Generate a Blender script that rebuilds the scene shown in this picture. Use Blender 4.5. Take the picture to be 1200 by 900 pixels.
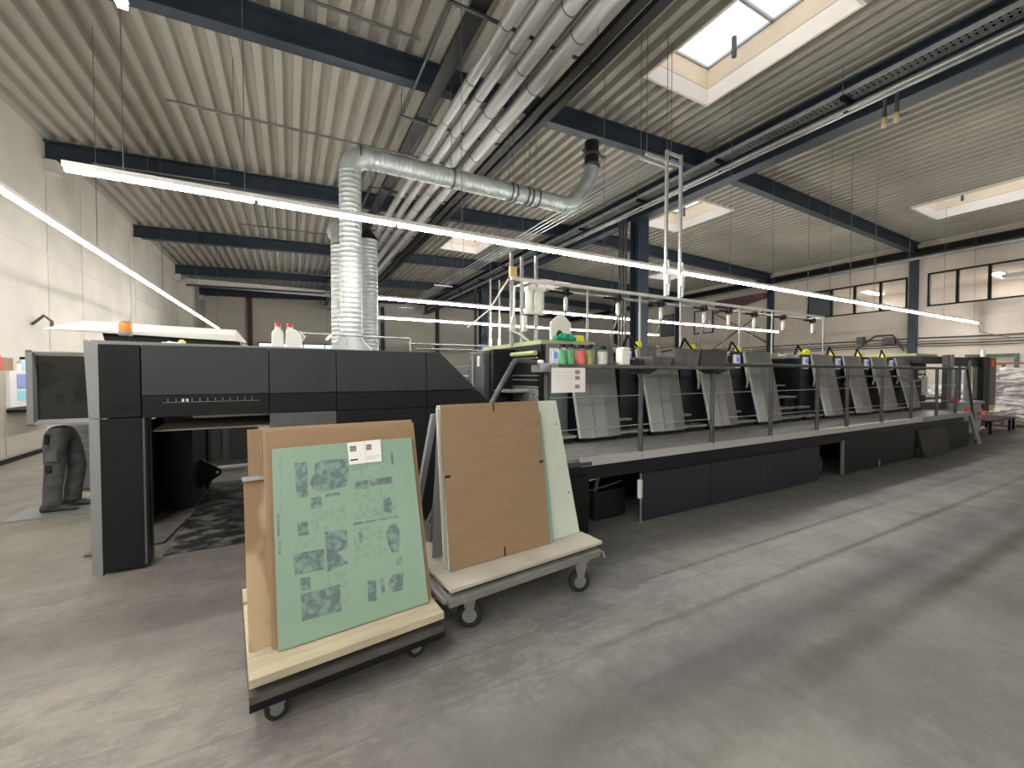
import bpy, bmesh, math, random
from mathutils import Vector, Matrix, Quaternion
random.seed(7)
for o in list(bpy.data.objects): bpy.data.objects.remove(o)
S = bpy.context.scene; COL = S.collection
# ---------------------------------------------------------------- camera
cam = bpy.data.objects.new('camera', bpy.data.cameras.new('camera')); COL.objects.link(cam)
cam.data.sensor_width = 36; cam.data.lens = 36*484/1200; cam.data.clip_start = .05; cam.data.clip_end = 300
cam.location = (0, 0, 1.6)
cam.rotation_euler = (math.radians(90-1.36), 0, math.radians(61.72-90))
S.camera = cam
# ---------------------------------------------------------------- sky
W = bpy.data.worlds.new('sky'); S.world = W; W.use_nodes = True
bg = W.node_tree.nodes['Background']; bg.inputs[0].default_value = (.86, .92, 1, 1); bg.inputs[1].default_value = 1.15
TUBE = 64.0
S.view_settings.view_transform = 'Standard'; S.view_settings.look = 'None'
S.view_settings.exposure = 0.75; S.view_settings.gamma = 1; S.view_settings.use_curve_mapping = False
# ---------------------------------------------------------------- materials
MATS = {}
LOWSPEC = {'charcoal_paint': .18, 'charcoal_panel': .3, 'black_paint': .2, 'blue_black_panel': .3, 'black_glass': .35, 'deck_sheet': .3}
def mat(name, col, rough=.6, metal=0, vary=0, scale=4, bump=0, stretch=None, col2=None, emit=0, alpha=1, trans=0, coat=0, detail=6, lo=.35, hi=.65):
    if name in MATS: return MATS[name]
    m = bpy.data.materials.new(name); m.use_nodes = True; MATS[name] = m
    nt = m.node_tree; b = nt.nodes['Principled BSDF']
    b.inputs['Base Color'].default_value = (*col, 1); b.inputs['Roughness'].default_value = rough
    b.inputs['Metallic'].default_value = metal
    if name in LOWSPEC: b.inputs['Specular IOR Level'].default_value = LOWSPEC[name]
    if coat: b.inputs['Coat Weight'].default_value = coat
    if trans: b.inputs['Transmission Weight'].default_value = trans; b.inputs['IOR'].default_value = 1.3
    if alpha < 1: b.inputs['Alpha'].default_value = alpha
    if emit:
        b.inputs['Emission Color'].default_value = (*col, 1); b.inputs['Emission Strength'].default_value = emit
    if vary or col2 or bump:
        tc = nt.nodes.new('ShaderNodeTexCoord'); mp = nt.nodes.new('ShaderNodeMapping')
        if stretch: mp.inputs['Scale'].default_value = stretch
        nt.links.new(tc.outputs['Object'], mp.inputs[0])
        n = nt.nodes.new('ShaderNodeTexNoise'); n.inputs['Scale'].default_value = scale; n.inputs['Detail'].default_value = detail
        nt.links.new(mp.outputs[0], n.inputs['Vector'])
        if vary or col2:
            r = nt.nodes.new('ShaderNodeValToRGB'); r.color_ramp.elements[0].position = lo; r.color_ramp.elements[1].position = hi
            c2 = col2 if col2 else tuple(c*(1-vary) for c in col)
            r.color_ramp.elements[0].color = (*c2, 1); r.color_ramp.elements[1].color = (*col, 1)
            nt.links.new(n.outputs['Fac'], r.inputs[0]); nt.links.new(r.outputs[0], b.inputs['Base Color'])
        if bump:
            bp = nt.nodes.new('ShaderNodeBump'); bp.inputs['Strength'].default_value = bump; bp.inputs['Distance'].default_value = .01
            nt.links.new(n.outputs['Fac'], bp.inputs['Height']); nt.links.new(bp.outputs[0], b.inputs['Normal'])
    return m
DECK = mat('deck_sheet', (.41,.395,.345), .55, .1, .14, .5)
NAVY = mat('navy_steel', (.026,.040,.062), .5, .1, .35, 2)
WALL = mat('wall_plaster', (.62,.585,.53), .85, 0, .16, .8, .1)
WALLR = mat('wall_pink_plaster', (.64,.57,.50), .85, 0, .12, .8, .1)
CLAD = mat('beige_cladding', (.72,.69,.60), .6, 0, .15, 1, stretch=(.3,1,1))
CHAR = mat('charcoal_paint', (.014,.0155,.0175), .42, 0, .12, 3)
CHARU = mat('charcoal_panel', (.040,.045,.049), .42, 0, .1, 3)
DARK = mat('black_paint', (.009,.0095,.011), .45, 0, .3, 5)
BLUEBLACK = mat('blue_black_panel', (.020,.021,.030), .45, 0, .15, 3)
SILVER = mat('brushed_aluminium', (.235,.242,.24), .34, .6, .07, 5, .01, stretch=(14,1,1))
LGREY = mat('light_grey_paint', (.25,.26,.27), .45, .1, .08, 3)
MGREY = mat('mid_grey_paint', (.095,.103,.108), .45, .1, .1, 3)
PLATEG = mat('grey_green_plate', (.13,.165,.16), .4, .2)
WHITE = mat('white_paint', (.78,.78,.76), .5, 0, .05, 3)
GALV = mat('galvanised_steel', (.42,.45,.45), .48, .6, .2, 5)
PIPEG = mat('insulation_grey', (.36,.36,.35), .40, .5, .18, 3, stretch=(1,.2,1))
STEEL = mat('satin_steel', (.40,.41,.42), .35, .8, .1, 8)
DULL = mat('dull_steel', (.10,.10,.10), .5, .6, .3, 6)
CARD = mat('brown_cardboard', (.28,.185,.105), .8, 0, .10, 3, .05, stretch=(1,1,6))
CARD2 = mat('brown_cardboard_light', (.32,.215,.13), .8, 0, .12, 3, .05)
GREEN = mat('green_aluminium_plate', (.26,.385,.30), .38, .15, .05, 2)
INKP = mat('grey_printed_image', (.20,.31,.255), .45, 0, 0, 30, 0, col2=(.115,.155,.165), lo=.42, hi=.62)
INKL = mat('faint_printed_image', (.25,.375,.29), .45, 0, 0, 40, 0, col2=(.215,.32,.255), lo=.40, hi=.55)
MINT = mat('mint_white_board', (.56,.61,.53), .55, 0, .06, 3)
PLY = mat('plywood', (.42,.31,.18), .6, 0, 0, 3.6, .05, stretch=(2,1,.9), col2=(.24,.15,.075), detail=2, lo=.44, hi=.56)
PINE = mat('pale_pine', (.52,.45,.32), .65, 0, .22, 3, .08, stretch=(1,9,9))
BOARDW = mat('whitish_board_edge', (.50,.475,.40), .65, 0, .2, 4)
RUB = mat('black_rubber', (.025,.025,.025), .8, 0, .3, 10)
WIRE = mat('steel_wire', (.16,.16,.15), .5, .5)
LWIRE = mat('light_steel_rod', (.62,.64,.66), .35, .6)
PLWHITE = mat('white_plastic', (.80,.81,.78), .4)
RED = mat('red_plastic', (.65,.04,.05), .45)
ORANGE = mat('orange_lens', (.85,.30,.06), .25)
YEL = mat('yellow_plastic', (.78,.72,.03), .45)
LIME = mat('pale_lime_paint', (.42,.46,.24), .5)
PAPER = mat('white_paper', (.82,.81,.80), .8, 0, .06, 6)
PAPERM = mat('matt_paper_ink', (.30,.22,.19), .8)
INKB = mat('grey_print_ink', (.36,.36,.36), .8)
GREENF = mat('green_ink', (.03,.42,.13), .35, 0, .3, 9)
REDF = mat('red_ink', (.75,.09,.04), .35, 0, .3, 9)
OLIVE = mat('olive_ink', (.30,.33,.04), .35, 0, .3, 9)
CLEARP = mat('pale_ink', (.55,.60,.52), .35)
JAR = mat('clear_jar_plastic', (.7,.75,.73), .08, 0, alpha=.10)
TEAL = mat('teal_cloth', (.02,.45,.30), .8, 0, .3, 10)
DIRTY = mat('ink_stained_grey_plastic', (.15,.145,.14), .7, 0, .45, 9)
GLASSB = mat('black_glass', (.005,.005,.006), .12, 0, col2=(.016,.018,.017), scale=1.8, lo=.48, hi=.54)
SCRB = mat('blue_lit_screen', (.10,.12,.50), .3, emit=.5)
SCRL = mat('pale_blue_lit_screen', (.20,.24,.50), .3, emit=.25)
SCRC = mat('cyan_lit_screen', (.22,.50,.58), .3, emit=.25)
GLOW = mat('lit_white_tube', (1.0,.97,.90), .4, emit=TUBE)
CREAM = mat('skylight_curb_cream', (.85,.70,.52), .7, 0, .06, 3)
CURBW = mat('skylight_lining_white', (.86,.80,.74), .7, 0, .05, 3)
CABB = mat('beige_cabinet_paint', (.42,.39,.34), .5, 0, .05, 3)
REDO = mat('orange_red_sticker', (.85,.12,.04), .5)
GREEND = mat('green_door_panel', (.40,.47,.06), .5, 0, .3, 1.2)
BLUEC = mat('blue_column_paint', (.10,.22,.40), .5, 0, .15, 3)
TROU = mat('grey_work_trousers', (.13,.133,.137), .9, 0, .5, 9, .3)
TROUD = mat('black_cloth_patch', (.015,.015,.017), .9)
SHIRT = mat('dark_work_shirt', (.03,.03,.033), .9, 0, .3, 8)
SKIN = mat('skin', (.62,.38,.27), .5)
HAIR = mat('dark_hair', (.04,.025,.015), .7)
BOOT = mat('dark_grey_work_shoe', (.07,.07,.07), .7, 0, .4, 12)
MAROON = mat('maroon_brown_steel', (.10,.05,.055), .6)
EDGE = mat('bright_edge',(.5,.5,.49),.4,.3)
STEPM = mat('worn_step_plate',(.33,.33,.32),.5,.2,.35,9)
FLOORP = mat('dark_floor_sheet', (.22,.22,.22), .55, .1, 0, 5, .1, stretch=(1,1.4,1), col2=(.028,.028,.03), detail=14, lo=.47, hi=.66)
def glass():
    m = bpy.data.materials.new('window_glass'); m.use_nodes = True; nt = m.node_tree
    b = nt.nodes['Principled BSDF']; b.inputs['Base Color'].default_value = (.95,.98,1,1); b.inputs['Roughness'].default_value = .05
    b.inputs['Alpha'].default_value = .12
    return m
GLASS = glass()
def floor_mat():
    m = bpy.data.materials.new('worn_concrete_floor'); m.use_nodes = True; nt = m.node_tree; L = nt.links; N = nt.nodes
    b = N['Principled BSDF']; g = N.new('ShaderNodeNewGeometry')
    def noise(scale, det, st=(1,1,1), rot=0, rough=.55):
        mp = N.new('ShaderNodeMapping'); mp.inputs['Scale'].default_value = st; mp.inputs['Rotation'].default_value = (0,0,rot)
        n = N.new('ShaderNodeTexNoise'); n.inputs['Scale'].default_value = scale; n.inputs['Detail'].default_value = det; n.inputs['Roughness'].default_value = rough
        L.new(g.outputs['Position'], mp.inputs[0]); L.new(mp.outputs[0], n.inputs['Vector']); return n.outputs['Fac']
    def ramp(f, p0, p1, c0, c1):
        r = N.new('ShaderNodeValToRGB'); r.color_ramp.elements[0].position = p0; r.color_ramp.elements[1].position = p1
        r.color_ramp.elements[0].color = (*c0,1); r.color_ramp.elements[1].color = (*c1,1); L.new(f, r.inputs[0]); return r.outputs[0]
    def mix(f, a, bb, mode='MIX'):
        x = N.new('ShaderNodeMix'); x.data_type = 'RGBA'; x.blend_type = mode
        if isinstance(f, float): x.inputs[0].default_value = f
        else: L.new(f, x.inputs[0])
        for s, v in ((6, a), (7, bb)):
            if isinstance(v, tuple): x.inputs[s].default_value = (*v, 1)
            else: L.new(v, x.inputs[s])
        return x.outputs[2]
    def mth(op, a, bb=None, c=None):
        x = N.new('ShaderNodeMath'); x.operation = op
        for i, v in enumerate((a, bb, c)):
            if v is None: continue
            if isinstance(v, (int, float)): x.inputs[i].default_value = v
            else: L.new(v, x.inputs[i])
        return x.outputs[0]
    sep = N.new('ShaderNodeSeparateXYZ'); L.new(g.outputs['Position'], sep.inputs[0])
    X, Y = sep.outputs[0], sep.outputs[1]
    base = ramp(noise(.7, 6, (1,.6,1), .4), .35, .65, (.175,.172,.168), (.275,.262,.242))
    # the aisle lit by the light row is painted lighter through this strip mask
    def band(v, a, bb, soft):
        x = N.new('ShaderNodeMapRange'); x.interpolation_type = 'SMOOTHSTEP'; L.new(v, x.inputs[0]); x.inputs[1].default_value = a-soft; x.inputs[2].default_value = a+soft
        y = N.new('ShaderNodeMapRange'); y.interpolation_type = 'SMOOTHSTEP'; L.new(v, y.inputs[0]); y.inputs[1].default_value = bb-soft; y.inputs[2].default_value = bb+soft
        return mth('MULTIPLY', x.outputs[0], mth('SUBTRACT', 1.0, y.outputs[0]))
    # ink and dust smears round the delivery and carts
    near = mth('MULTIPLY', band(X, -2.2, 3.4, 1.3), band(Y, 1.5, 4.4, .8))
    smear = ramp(noise(1.3, 10, (1,2.6,1), .25, .68), .40, .60, (0,0,0), (1,1,1))
    c = mix(mth('MULTIPLY', mth('MULTIPLY', near, smear), .62), base, (.10,.10,.103))
    fine = ramp(noise(9, 8, (1,3.5,1), .5, .7), .50, .66, (0,0,0), (1,1,1))
    c = mix(mth('MULTIPLY', mth('MULTIPLY', near, fine), .30), c, (.42,.42,.41))
    sc = ramp(noise(2.2, 10, (6,1,1), -.9, .7), .53, .70, (0,0,0), (1,1,1))
    c = mix(mth('MULTIPLY', sc, .45), c, (.11,.11,.11))
    sc2 = ramp(noise(4.0, 10, (1,5,1), .05, .72), .58, .72, (0,0,0), (1,1,1))
    c = mix(mth('MULTIPLY', sc2, .25), c, (.46,.45,.42))
    mot = ramp(noise(3.2, 12, (1,1.3,1), .3, .74), .46, .60, (0,0,0), (1,1,1))
    c = mix(mth('MULTIPLY', mot, .42), c, (.32,.312,.298))
    blot = ramp(noise(.9, 8, (1,1,1), .3, .62), .44, .60, (0,0,0), (1,1,1))
    c = mix(mth('MULTIPLY', mth('MULTIPLY', blot, mth('SUBTRACT', 1.0, mth('MULTIPLY', band(X, 2.5, 60, 1), band(Y, 1.6, 3, .2)))), .32), c, (.125,.123,.118))  # blotches fade out in the aisle, painting its lamplight into the colour
    grit = ramp(noise(28, 6, (1,1,1), 0, .7), .38, .62, (0,0,0), (1,1,1))
    c = mix(mth('MULTIPLY', grit, .16), c, (.12,.12,.12))
    # darker bands and thin dark lines on the floor, parallel to the press
    wob = mth('MULTIPLY', mth('SUBTRACT', noise(.5, 2), .5), .35)
    Yw = mth('ADD', Y, wob)
    c = mix(mth('MULTIPLY', mth('MULTIPLY', band(Yw, 1.32, 1.68, .14), band(X, .4, 40, 1.5)), .50), c, (.085,.085,.087))
    c = mix(mth('MULTIPLY', band(Y, 2.155, 2.17, .006), .45), c, (.12,.12,.12))
    c = mix(mth('MULTIPLY', band(Y, 1.86, 1.875, .006), .35), c, (.12,.12,.12))
    c = mix(mth('MULTIPLY', mth('MULTIPLY', band(X, -6, 1.6, .9), band(Yw, 2.9, 3.7, .22)), .45), c, (.10,.10,.10))  # wider dark band in front of the delivery
    # press shadow and dirt painted as a dark strip beside and beneath the press
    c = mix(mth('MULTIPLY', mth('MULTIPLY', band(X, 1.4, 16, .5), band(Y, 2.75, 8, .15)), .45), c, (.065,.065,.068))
    warm = mth('MULTIPLY', band(X, -9, .2, .8), .5)
    c = mix(warm, c, mix(1.0, c, (1.12,1.0,.90), 'MULTIPLY'))
    L.new(c, b.inputs['Base Color'])
    b.inputs['Specular IOR Level'].default_value = .35
    L.new(ramp(noise(2.5, 6), .3, .7, (.42,)*3, (.68,)*3), b.inputs['Roughness'])
    bp = N.new('ShaderNodeBump'); bp.inputs['Strength'].default_value = .12; bp.inputs['Distance'].default_value = .01
    L.new(noise(14, 8), bp.inputs['Height']); L.new(bp.outputs[0], b.inputs['Normal'])
    return m
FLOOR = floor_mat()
# ---------------------------------------------------------------- mesh helpers
def V(*a): return Vector(a)
class MB:
    def __init__(s): s.v = []; s.f = []; s.sm = []
    def add(s, vs, fs, smooth=False):
        n = len(s.v); s.v += [Vector(v) for v in vs]; s.f += [tuple(i+n for i in f) for f in fs]; s.sm += [smooth]*len(fs); return s
    def box(s, a, b):
        x0,x1 = sorted((a[0],b[0])); y0,y1 = sorted((a[1],b[1])); z0,z1 = sorted((a[2],b[2]))
        return s.add([(x0,y0,z0),(x1,y0,z0),(x1,y1,z0),(x0,y1,z0),(x0,y0,z1),(x1,y0,z1),(x1,y1,z1),(x0,y1,z1)],
            [(0,3,2,1),(4,5,6,7),(0,1,5,4),(1,2,6,5),(2,3,7,6),(3,0,4,7)])
    def hexa(s, lo, hi):   # two quads, same winding (counter-clockwise seen from the hi side)
        return s.add(list(lo)+list(hi), [(3,2,1,0),(4,5,6,7),(0,1,5,4),(1,2,6,5),(2,3,7,6),(3,0,4,7)])
    def prism(s, pts, axis, a, b):   # polygon in the two other axes
        def p(u, v, w): return {'x': (w,u,v), 'y': (u,w,v), 'z': (u,v,w)}[axis]
        n = len(pts); vs = [p(u,v,a) for u,v in pts] + [p(u,v,b) for u,v in pts]
        fs = [tuple(range(n))[::-1], tuple(range(n,2*n))] + [(i,(i+1)%n,(i+1)%n+n,i+n) for i in range(n)]
        return s.add(vs, fs)
    def tube(s, pts, r, n=8, caps=True, smooth=True):
        pts = [Vector(p) for p in pts]; rs = r if isinstance(r, (list,tuple)) else [r]*len(pts)
        up = None; rings = []
        for i, p in enumerate(pts):
            d = (pts[min(i+1,len(pts)-1)] - pts[max(i-1,0)]).normalized()
            if up is None:
                t = Vector((0,0,1)) if abs(d.z) < .9 else Vector((1,0,0)); up = d.cross(t).normalized()
            up = (up - d*up.dot(d)).normalized(); w = d.cross(up)
            rings.append([p + (up*math.cos(2*math.pi*k/n) + w*math.sin(2*math.pi*k/n))*rs[i] for k in range(n)])
        vs = [v for R in rings for v in R]; fs = []
        for i in range(len(rings)-1):
            for k in range(n): fs.append((i*n+k, i*n+(k+1)%n, (i+1)*n+(k+1)%n, (i+1)*n+k))
        s.add(vs, fs, smooth)
        if caps: s.add(rings[0], [tuple(range(n))[::-1]]); s.add(rings[-1], [tuple(range(n))])
        return s
    def lathe(s, prof, c, n=16, ax=(0,0,1)):
        q = Vector((0,0,1)).rotation_difference(Vector(ax)); c = Vector(c); vs = []; fs = []
        for r, z in prof:
            for k in range(n): vs.append(c + q @ Vector((r*math.cos(2*math.pi*k/n), r*math.sin(2*math.pi*k/n), z)))
        for i in range(len(prof)-1):
            for k in range(n): fs.append((i*n+k, i*n+(k+1)%n, (i+1)*n+(k+1)%n, (i+1)*n+k))
        s.add(vs, fs, True)
        s.add(vs[:n], [tuple(range(n))[::-1]]); s.add(vs[-n:], [tuple(range(n))]); return s
def put(name, mb, m, parent=None, bev=0, local=False, kind=None, label=None):
    me = bpy.data.meshes.new(name); vs = mb.v
    if parent is not None and not local:
        inv = WM[parent.name].inverted(); vs = [inv @ v for v in vs]
    me.from_pydata([tuple(v) for v in vs], [], mb.f); me.materials.append(m)
    me.polygons.foreach_set('use_smooth', mb.sm)
    bm = bmesh.new(); bm.from_mesh(me); bmesh.ops.recalc_face_normals(bm, faces=bm.faces); bm.to_mesh(me); bm.free()
    o = bpy.data.objects.new(name, me); COL.objects.link(o)
    if parent is not None: o.parent = parent; WM[o.name] = WM[parent.name].copy()
    else: WM[o.name] = Matrix()
    if bev:
        md = o.modifiers.new('bevel', 'BEVEL'); md.width = bev; md.segments = 2; md.limit_method = 'ANGLE'
    if kind: o['kind'] = kind
    if label: o['label'] = label
    return o
WM = {}
def thing(name, label, cat, loc=(0,0,0), rz=0, group=None, kind=None):
    o = bpy.data.objects.new(name, None); COL.objects.link(o); o.location = loc; o.rotation_euler = (0,0,rz)
    o.empty_display_size = .1
    WM[o.name] = Matrix.Translation(loc) @ Matrix.Rotation(rz, 4, 'Z')
    if kind: o['kind'] = kind; o['label'] = label
    else: o['label'] = label; o['category'] = cat
    if group: o['group'] = group
    return o
def single(name, mb, m, label, cat, group=None, bev=0, origin=None):   # a thing that is one mesh
    c = Vector(origin) if origin else Vector((sum(v.x for v in mb.v)/len(mb.v), sum(v.y for v in mb.v)/len(mb.v), min(v.z for v in mb.v)))
    mb.v = [v-c for v in mb.v]
    o = put(name, mb, m, None, bev); o.location = c; o['label'] = label; o['category'] = cat
    if group: o['group'] = group
    return o
def struct(name, mb, m, label=None, bev=0):
    return put(name, mb, m, None, bev, kind='structure', label=label)
def copy_tree(o, parent=None):
    c = o.copy(); COL.objects.link(c)
    if parent is not None: c.parent = parent
    for ch in list(o.children): copy_tree(ch, c)
    return c
def box(a, b): return MB().box(a, b)
def tube(pts, r, n=8): return MB().tube(pts, r, n)

# ================================================================ SETTING
XL, XR, YF, YB = -4.8, 23.2, -12.0, 33.3
RX = 9.8
def zb(x):   # underside of roof beams
    return 6.42 + (x-XL)*.036 if x < RX else 6.945 - (x-RX)*.0245
def zd(x): return zb(x) + .45
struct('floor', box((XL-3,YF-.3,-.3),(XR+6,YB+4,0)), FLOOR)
# corrugated roof deck with skylight holes
SKY = [(6.0,7.8,3.1,5.85),(11.9,13.7,9.1,11.6),(18.3,20.3,3.4,5.95),(6.0,7.8,15.6,18.0),(18.0,19.9,15.2,17.3),
       (-2.6,-.8,-3.0,-.6),(6.0,7.8,-6.5,-4.0),(14.0,15.9,-6.5,-4.0),(13.5,15.4,20.8,23.0)]
PITCH = .3077
SKY = [(XL+round((a-XL)/PITCH)*PITCH, XL+round((b-XL)/PITCH)*PITCH, c, d) for a,b,c,d in SKY]
def deck():
    mb = MB(); n = int(round((XR-XL)/PITCH))
    for k in range(n):
        x = XL+k*PITCH; segs = [(YF, YB)]
        for a,b,c,d in SKY:
            if a-.01 <= x < b-.01:
                new = []
                for s0,s1 in segs:
                    if c > s0 and d < s1: new += [(s0,c),(d,s1)]
                    else: new.append((s0,s1))
                segs = new
        prof = [(0,0),(.125,0),(.15,.12),(.282,.12),(PITCH,0)]
        mid = []
        prof = [(0,0)] + mid + prof[1:]
        for s0,s1 in segs:
            vs = []; 
            for u,w in prof: vs += [(x+u, s0, zd(x+u)+w), (x+u, s1, zd(x+u)+w)]
            mb.add(vs, [(2*i,2*i+2,2*i+3,2*i+1) for i in range(len(prof)-1)])
    return mb
struct('ceiling', deck(), DECK, 'grey trapezoidal steel roof decking with skylight openings')
def quadbox(a,b,c,d):  # roof board above the deck to keep daylight out, following slope
    return MB().hexa([(a,c,zd(a)+.13),(b,c,zd(b)+.13),(b,d,zd(b)+.13),(a,d,zd(a)+.13)],[(a,c,zd(a)+.33),(b,c,zd(b)+.33),(b,d,zd(b)+.33),(a,d,zd(a)+.33)])
roof = MB()
xs = sorted(set([XL-.3,XR+.3,RX]+[v for s in SKY for v in s[:2]])); ys = sorted(set([YF-.3,YB+.3]+[v for s in SKY for v in s[2:]]))
for i in range(len(xs)-1):
    j0 = 0
    for j in range(len(ys)-1):
        cx, cy = (xs[i]+xs[i+1])/2, (ys[j]+ys[j+1])/2
        if any(a<cx<b and c<cy<d for a,b,c,d in SKY):
            if ys[j] > ys[j0]: t = quadbox(xs[i],xs[i+1],ys[j0],ys[j]); roof.add(t.v,t.f)
            j0 = j+1
    t = quadbox(xs[i],xs[i+1],ys[j0],ys[-1]); roof.add(t.v,t.f)
struct('ceiling', roof, DULL, 'roof insulation above the steel decking')
for i,(a,b,c,d) in enumerate(SKY):
    lab = ['large open-looking skylight above the middle of the press, cream lined','skylight right of the tall rods beyond the girder','skylight high at the right edge above the right bay','small far skylight above the first light row','tiny far skylight in the right bay'][i] if i<5 else 'skylight in the hall behind the camera'
    t = thing('skylight', lab, '', ((a+b)/2,(c+d)/2,zd((a+b)/2)), kind='structure')
    z0 = min(zd(a),zd(b))-.02; zm = z0+.32; z1 = z0+.72; th = .05
    for (p,q) in (((a,c),(b,c+th)),((a,d-th),(b,d)),((a,c+th),(a+th,d-th)),((b-th,c+th),(b,d-th))):
        put('lining_board', box((p[0],p[1],z0),(q[0],q[1],zm)), CURBW, t)
        sx = .012; 
        put('curb_board', box((p[0]+sx*0,p[1],zm+.012),(q[0],q[1],z1)), CREAM, t)
    fr = MB()
    for (p,q) in (((a,c),(b,c+.08)),((a,d-.08),(b,d)),((a,c),(a+.08,d)),((b-.08,c),(b,d))): fr.box((p[0],p[1],z1),(q[0],q[1],z1+.05))
    put('frame', fr, STEEL, t)
    put('mullion', box((a,(c+d)/2-.025,z1),(b,(c+d)/2+.025,z1+.05)), STEEL, t)
    for (u,w) in ((c+.08,(c+d)/2-.025),((c+d)/2+.025,d-.08)):
        put('pane', box((a+.08,u,z1+.02),(b-.08,w,z1+.03)), GLASS, t)
    put('opener_motor', box((b-.40,(c+d)/2+.5,z1-.38),(b-.33,(c+d)/2+.56,z1)), DULL, t)
# roof beams along X at 6 m spacing: I-sections, each half span a piece
def ibeam(p, q, w, h, t=.03):   # bottom-centre points p->q
    mb = MB(); p = V(*p); q = V(*q); d = (q-p).normalized(); s = V(-d.y, d.x, 0).normalized()*(w/2); u = V(0,0,1)
    for (a,b,c) in ((1,0,t),(1,h-t,h),(.09,t,h-t)):
        lo = [p-s*a+u*b, q-s*a+u*b, q+s*a+u*b, p+s*a+u*b]; hi = [v+u*(c-b) for v in lo]
        mb.hexa(lo, hi)
    return mb
for k,Y in enumerate((-10.7,-4.7,1.3,7.3,13.3,19.3,25.3,31.3)):
    t = thing('roof_beam', 'navy steel roof beam crossing the hall, number %d from the camera end'%(k+1), '', (RX,Y,zb(RX)), kind='structure')
    put('beam_half', ibeam((XL,Y,zb(XL)),(RX-.19,Y,zb(RX)),.22,.43), NAVY, t)
    put('beam_half', ibeam((RX+.16,Y,zb(RX)),(XR,Y,zb(XR)),.22,.43), NAVY, t)
    put('bracket', box((XL-.02,Y-.14,zb(XL)-.28),(XL+.22,Y+.14,zb(XL))), WALL, t)
g = thing('roof_girder', 'deep navy ridge girder running the length of the hall', '', (RX,10,6.48), kind='structure')
put('girder_beam', ibeam((RX,YF,6.48),(RX,YB,6.48),.34,.85), NAVY, g)
for Y in (-2.3,9.7,21.7):
    t = thing('column', 'navy steel column under the ridge girder', '', (RX,Y,0), kind='structure')
    c = NAVY if Y < 20 else BLUEC
    mb = MB().box((RX-.2,Y-.2,0),(RX+.2,Y-.17,6.48)).box((RX-.2,Y+.17,0),(RX+.2,Y+.2,6.48)).box((RX-.012,Y-.17,0),(RX+.012,Y+.17,6.48))
    put('column_profile', mb, NAVY, t)
    if Y > 20: put('painted_sleeve', box((RX-.22,Y-.22,0),(RX+.22,Y+.22,3.3)), BLUEC, t)
    for i in range(3): put('drain_pipe', tube([(RX-.3,Y+.28+i*.14,0.3),(RX-.3,Y+.28+i*.14,6.6)],.04), DULL, t)
for Y in (7.35,13.2,19.3,25.3,1.3,-4.7):
    t = thing('column', 'dark steel wall column on the right hall wall', '', (XR-.12,Y,0), kind='structure')
    put('column_profile', box((XR-.24,Y-.13,0),(XR,Y+.13,zb(XR))), NAVY, t)
for X in (6.4,10.8):
    struct('column', box((X-.12,YB-.3,0),(X+.12,YB-.02,zb(X))), NAVY, 'dark steel column before the cladding of the back wall')
# walls
wl = MB(); 
for a,b in ((YF,-2),(-2,1.3),(1.3,7.3),(7.3,13.28),(13.3,19.3),(19.32,25.3),(25.32,YB+.3)): wl.box((XL-.3,a,0),(XL,b-.02,8))
wl.box((XL-.3,YF,0),(XL-.02,YB+.3,8))
struct('wall_left', wl, WALL)
for i,z in enumerate((5.86,)):
    struct('trim_1', box((XL,YF,4.28),(XL+.02,26,4.31)), WALL)
struct('trim_2', MB().tube([(XL+.05,14.9,0.2),(XL+.05,14.9,6.3)],.012).tube([(XL+.05,18.7,.2),(XL+.05,18.7,6.2)],.012), WALL, 'vertical pipes on the left wall')
def wall_with_holes(X, th, y0, y1, z1, holes):
    mb = MB(); ys = sorted(set([y0,y1]+[v for h in holes for v in h[:2]]))
    for i in range(len(ys)-1):
        cy = (ys[i]+ys[i+1])/2; hs = sorted([h[2:] for h in holes if h[0]<cy<h[1]]); z = 0
        for a,b in hs:
            if a > z: mb.box((X,ys[i],z),(X+th,ys[i+1],a))
            z = b
        mb.box((X,ys[i],z),(X+th,ys[i+1],z1))
    return mb
H1 = (2.9,6.95,4.38,5.75); H2 = (7.58,11.45,4.38,5.72); H3 = (4.56,5.74,0,2.3)
H4 = (16.7,18.1,4.2,5.65)
struct('wall_right', wall_with_holes(XR,.25,YF,YB+.3,8,[H1,H2,H3]), WALLR)
struct('trim_3', box((XR-.03,YF,3.82),(XR,YB,3.86)), WALLR, 'thin ledge line on the right wall')
def winrow(n, h, mull, closed=None):
    y0,y1,z0,z1 = h; t = thing('window_%d'%n, 'internal office window row with dark frame, high on the right wall', '', (XR,(y0+y1)/2,z0), kind='structure')
    mb = MB().box((XR-.03,y0,z0),(XR+.1,y1,z0+.06)).box((XR-.03,y0,z1-.06),(XR+.1,y1,z1)).box((XR-.03,y0,z0+.06),(XR+.1,y0+.06,z1-.06)).box((XR-.03,y1-.06,z0+.06),(XR+.1,y1,z1-.06))
    put('frame', mb, DARK, t)
    for y in mull: put('mullion', box((XR-.03,y-.04,z0+.06),(XR+.1,y+.04,z1-.06)), DARK, t)
    e = [y0+.06]+[v for y in sorted(mull) for v in (y-.04,y+.04)]+[y1-.06]
    for i in range(0,len(e),2):
        put('pane', box((XR+.03,e[i],z0+.06),(XR+.04,e[i+1],z1-.06)), MGREY if closed is not None and e[i] > closed else GLASS, t)
winrow(1, H1, [3.6,5.24,6.09]); winrow(2, H2, [8.5,9.46,10.39], 10.4)
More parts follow.
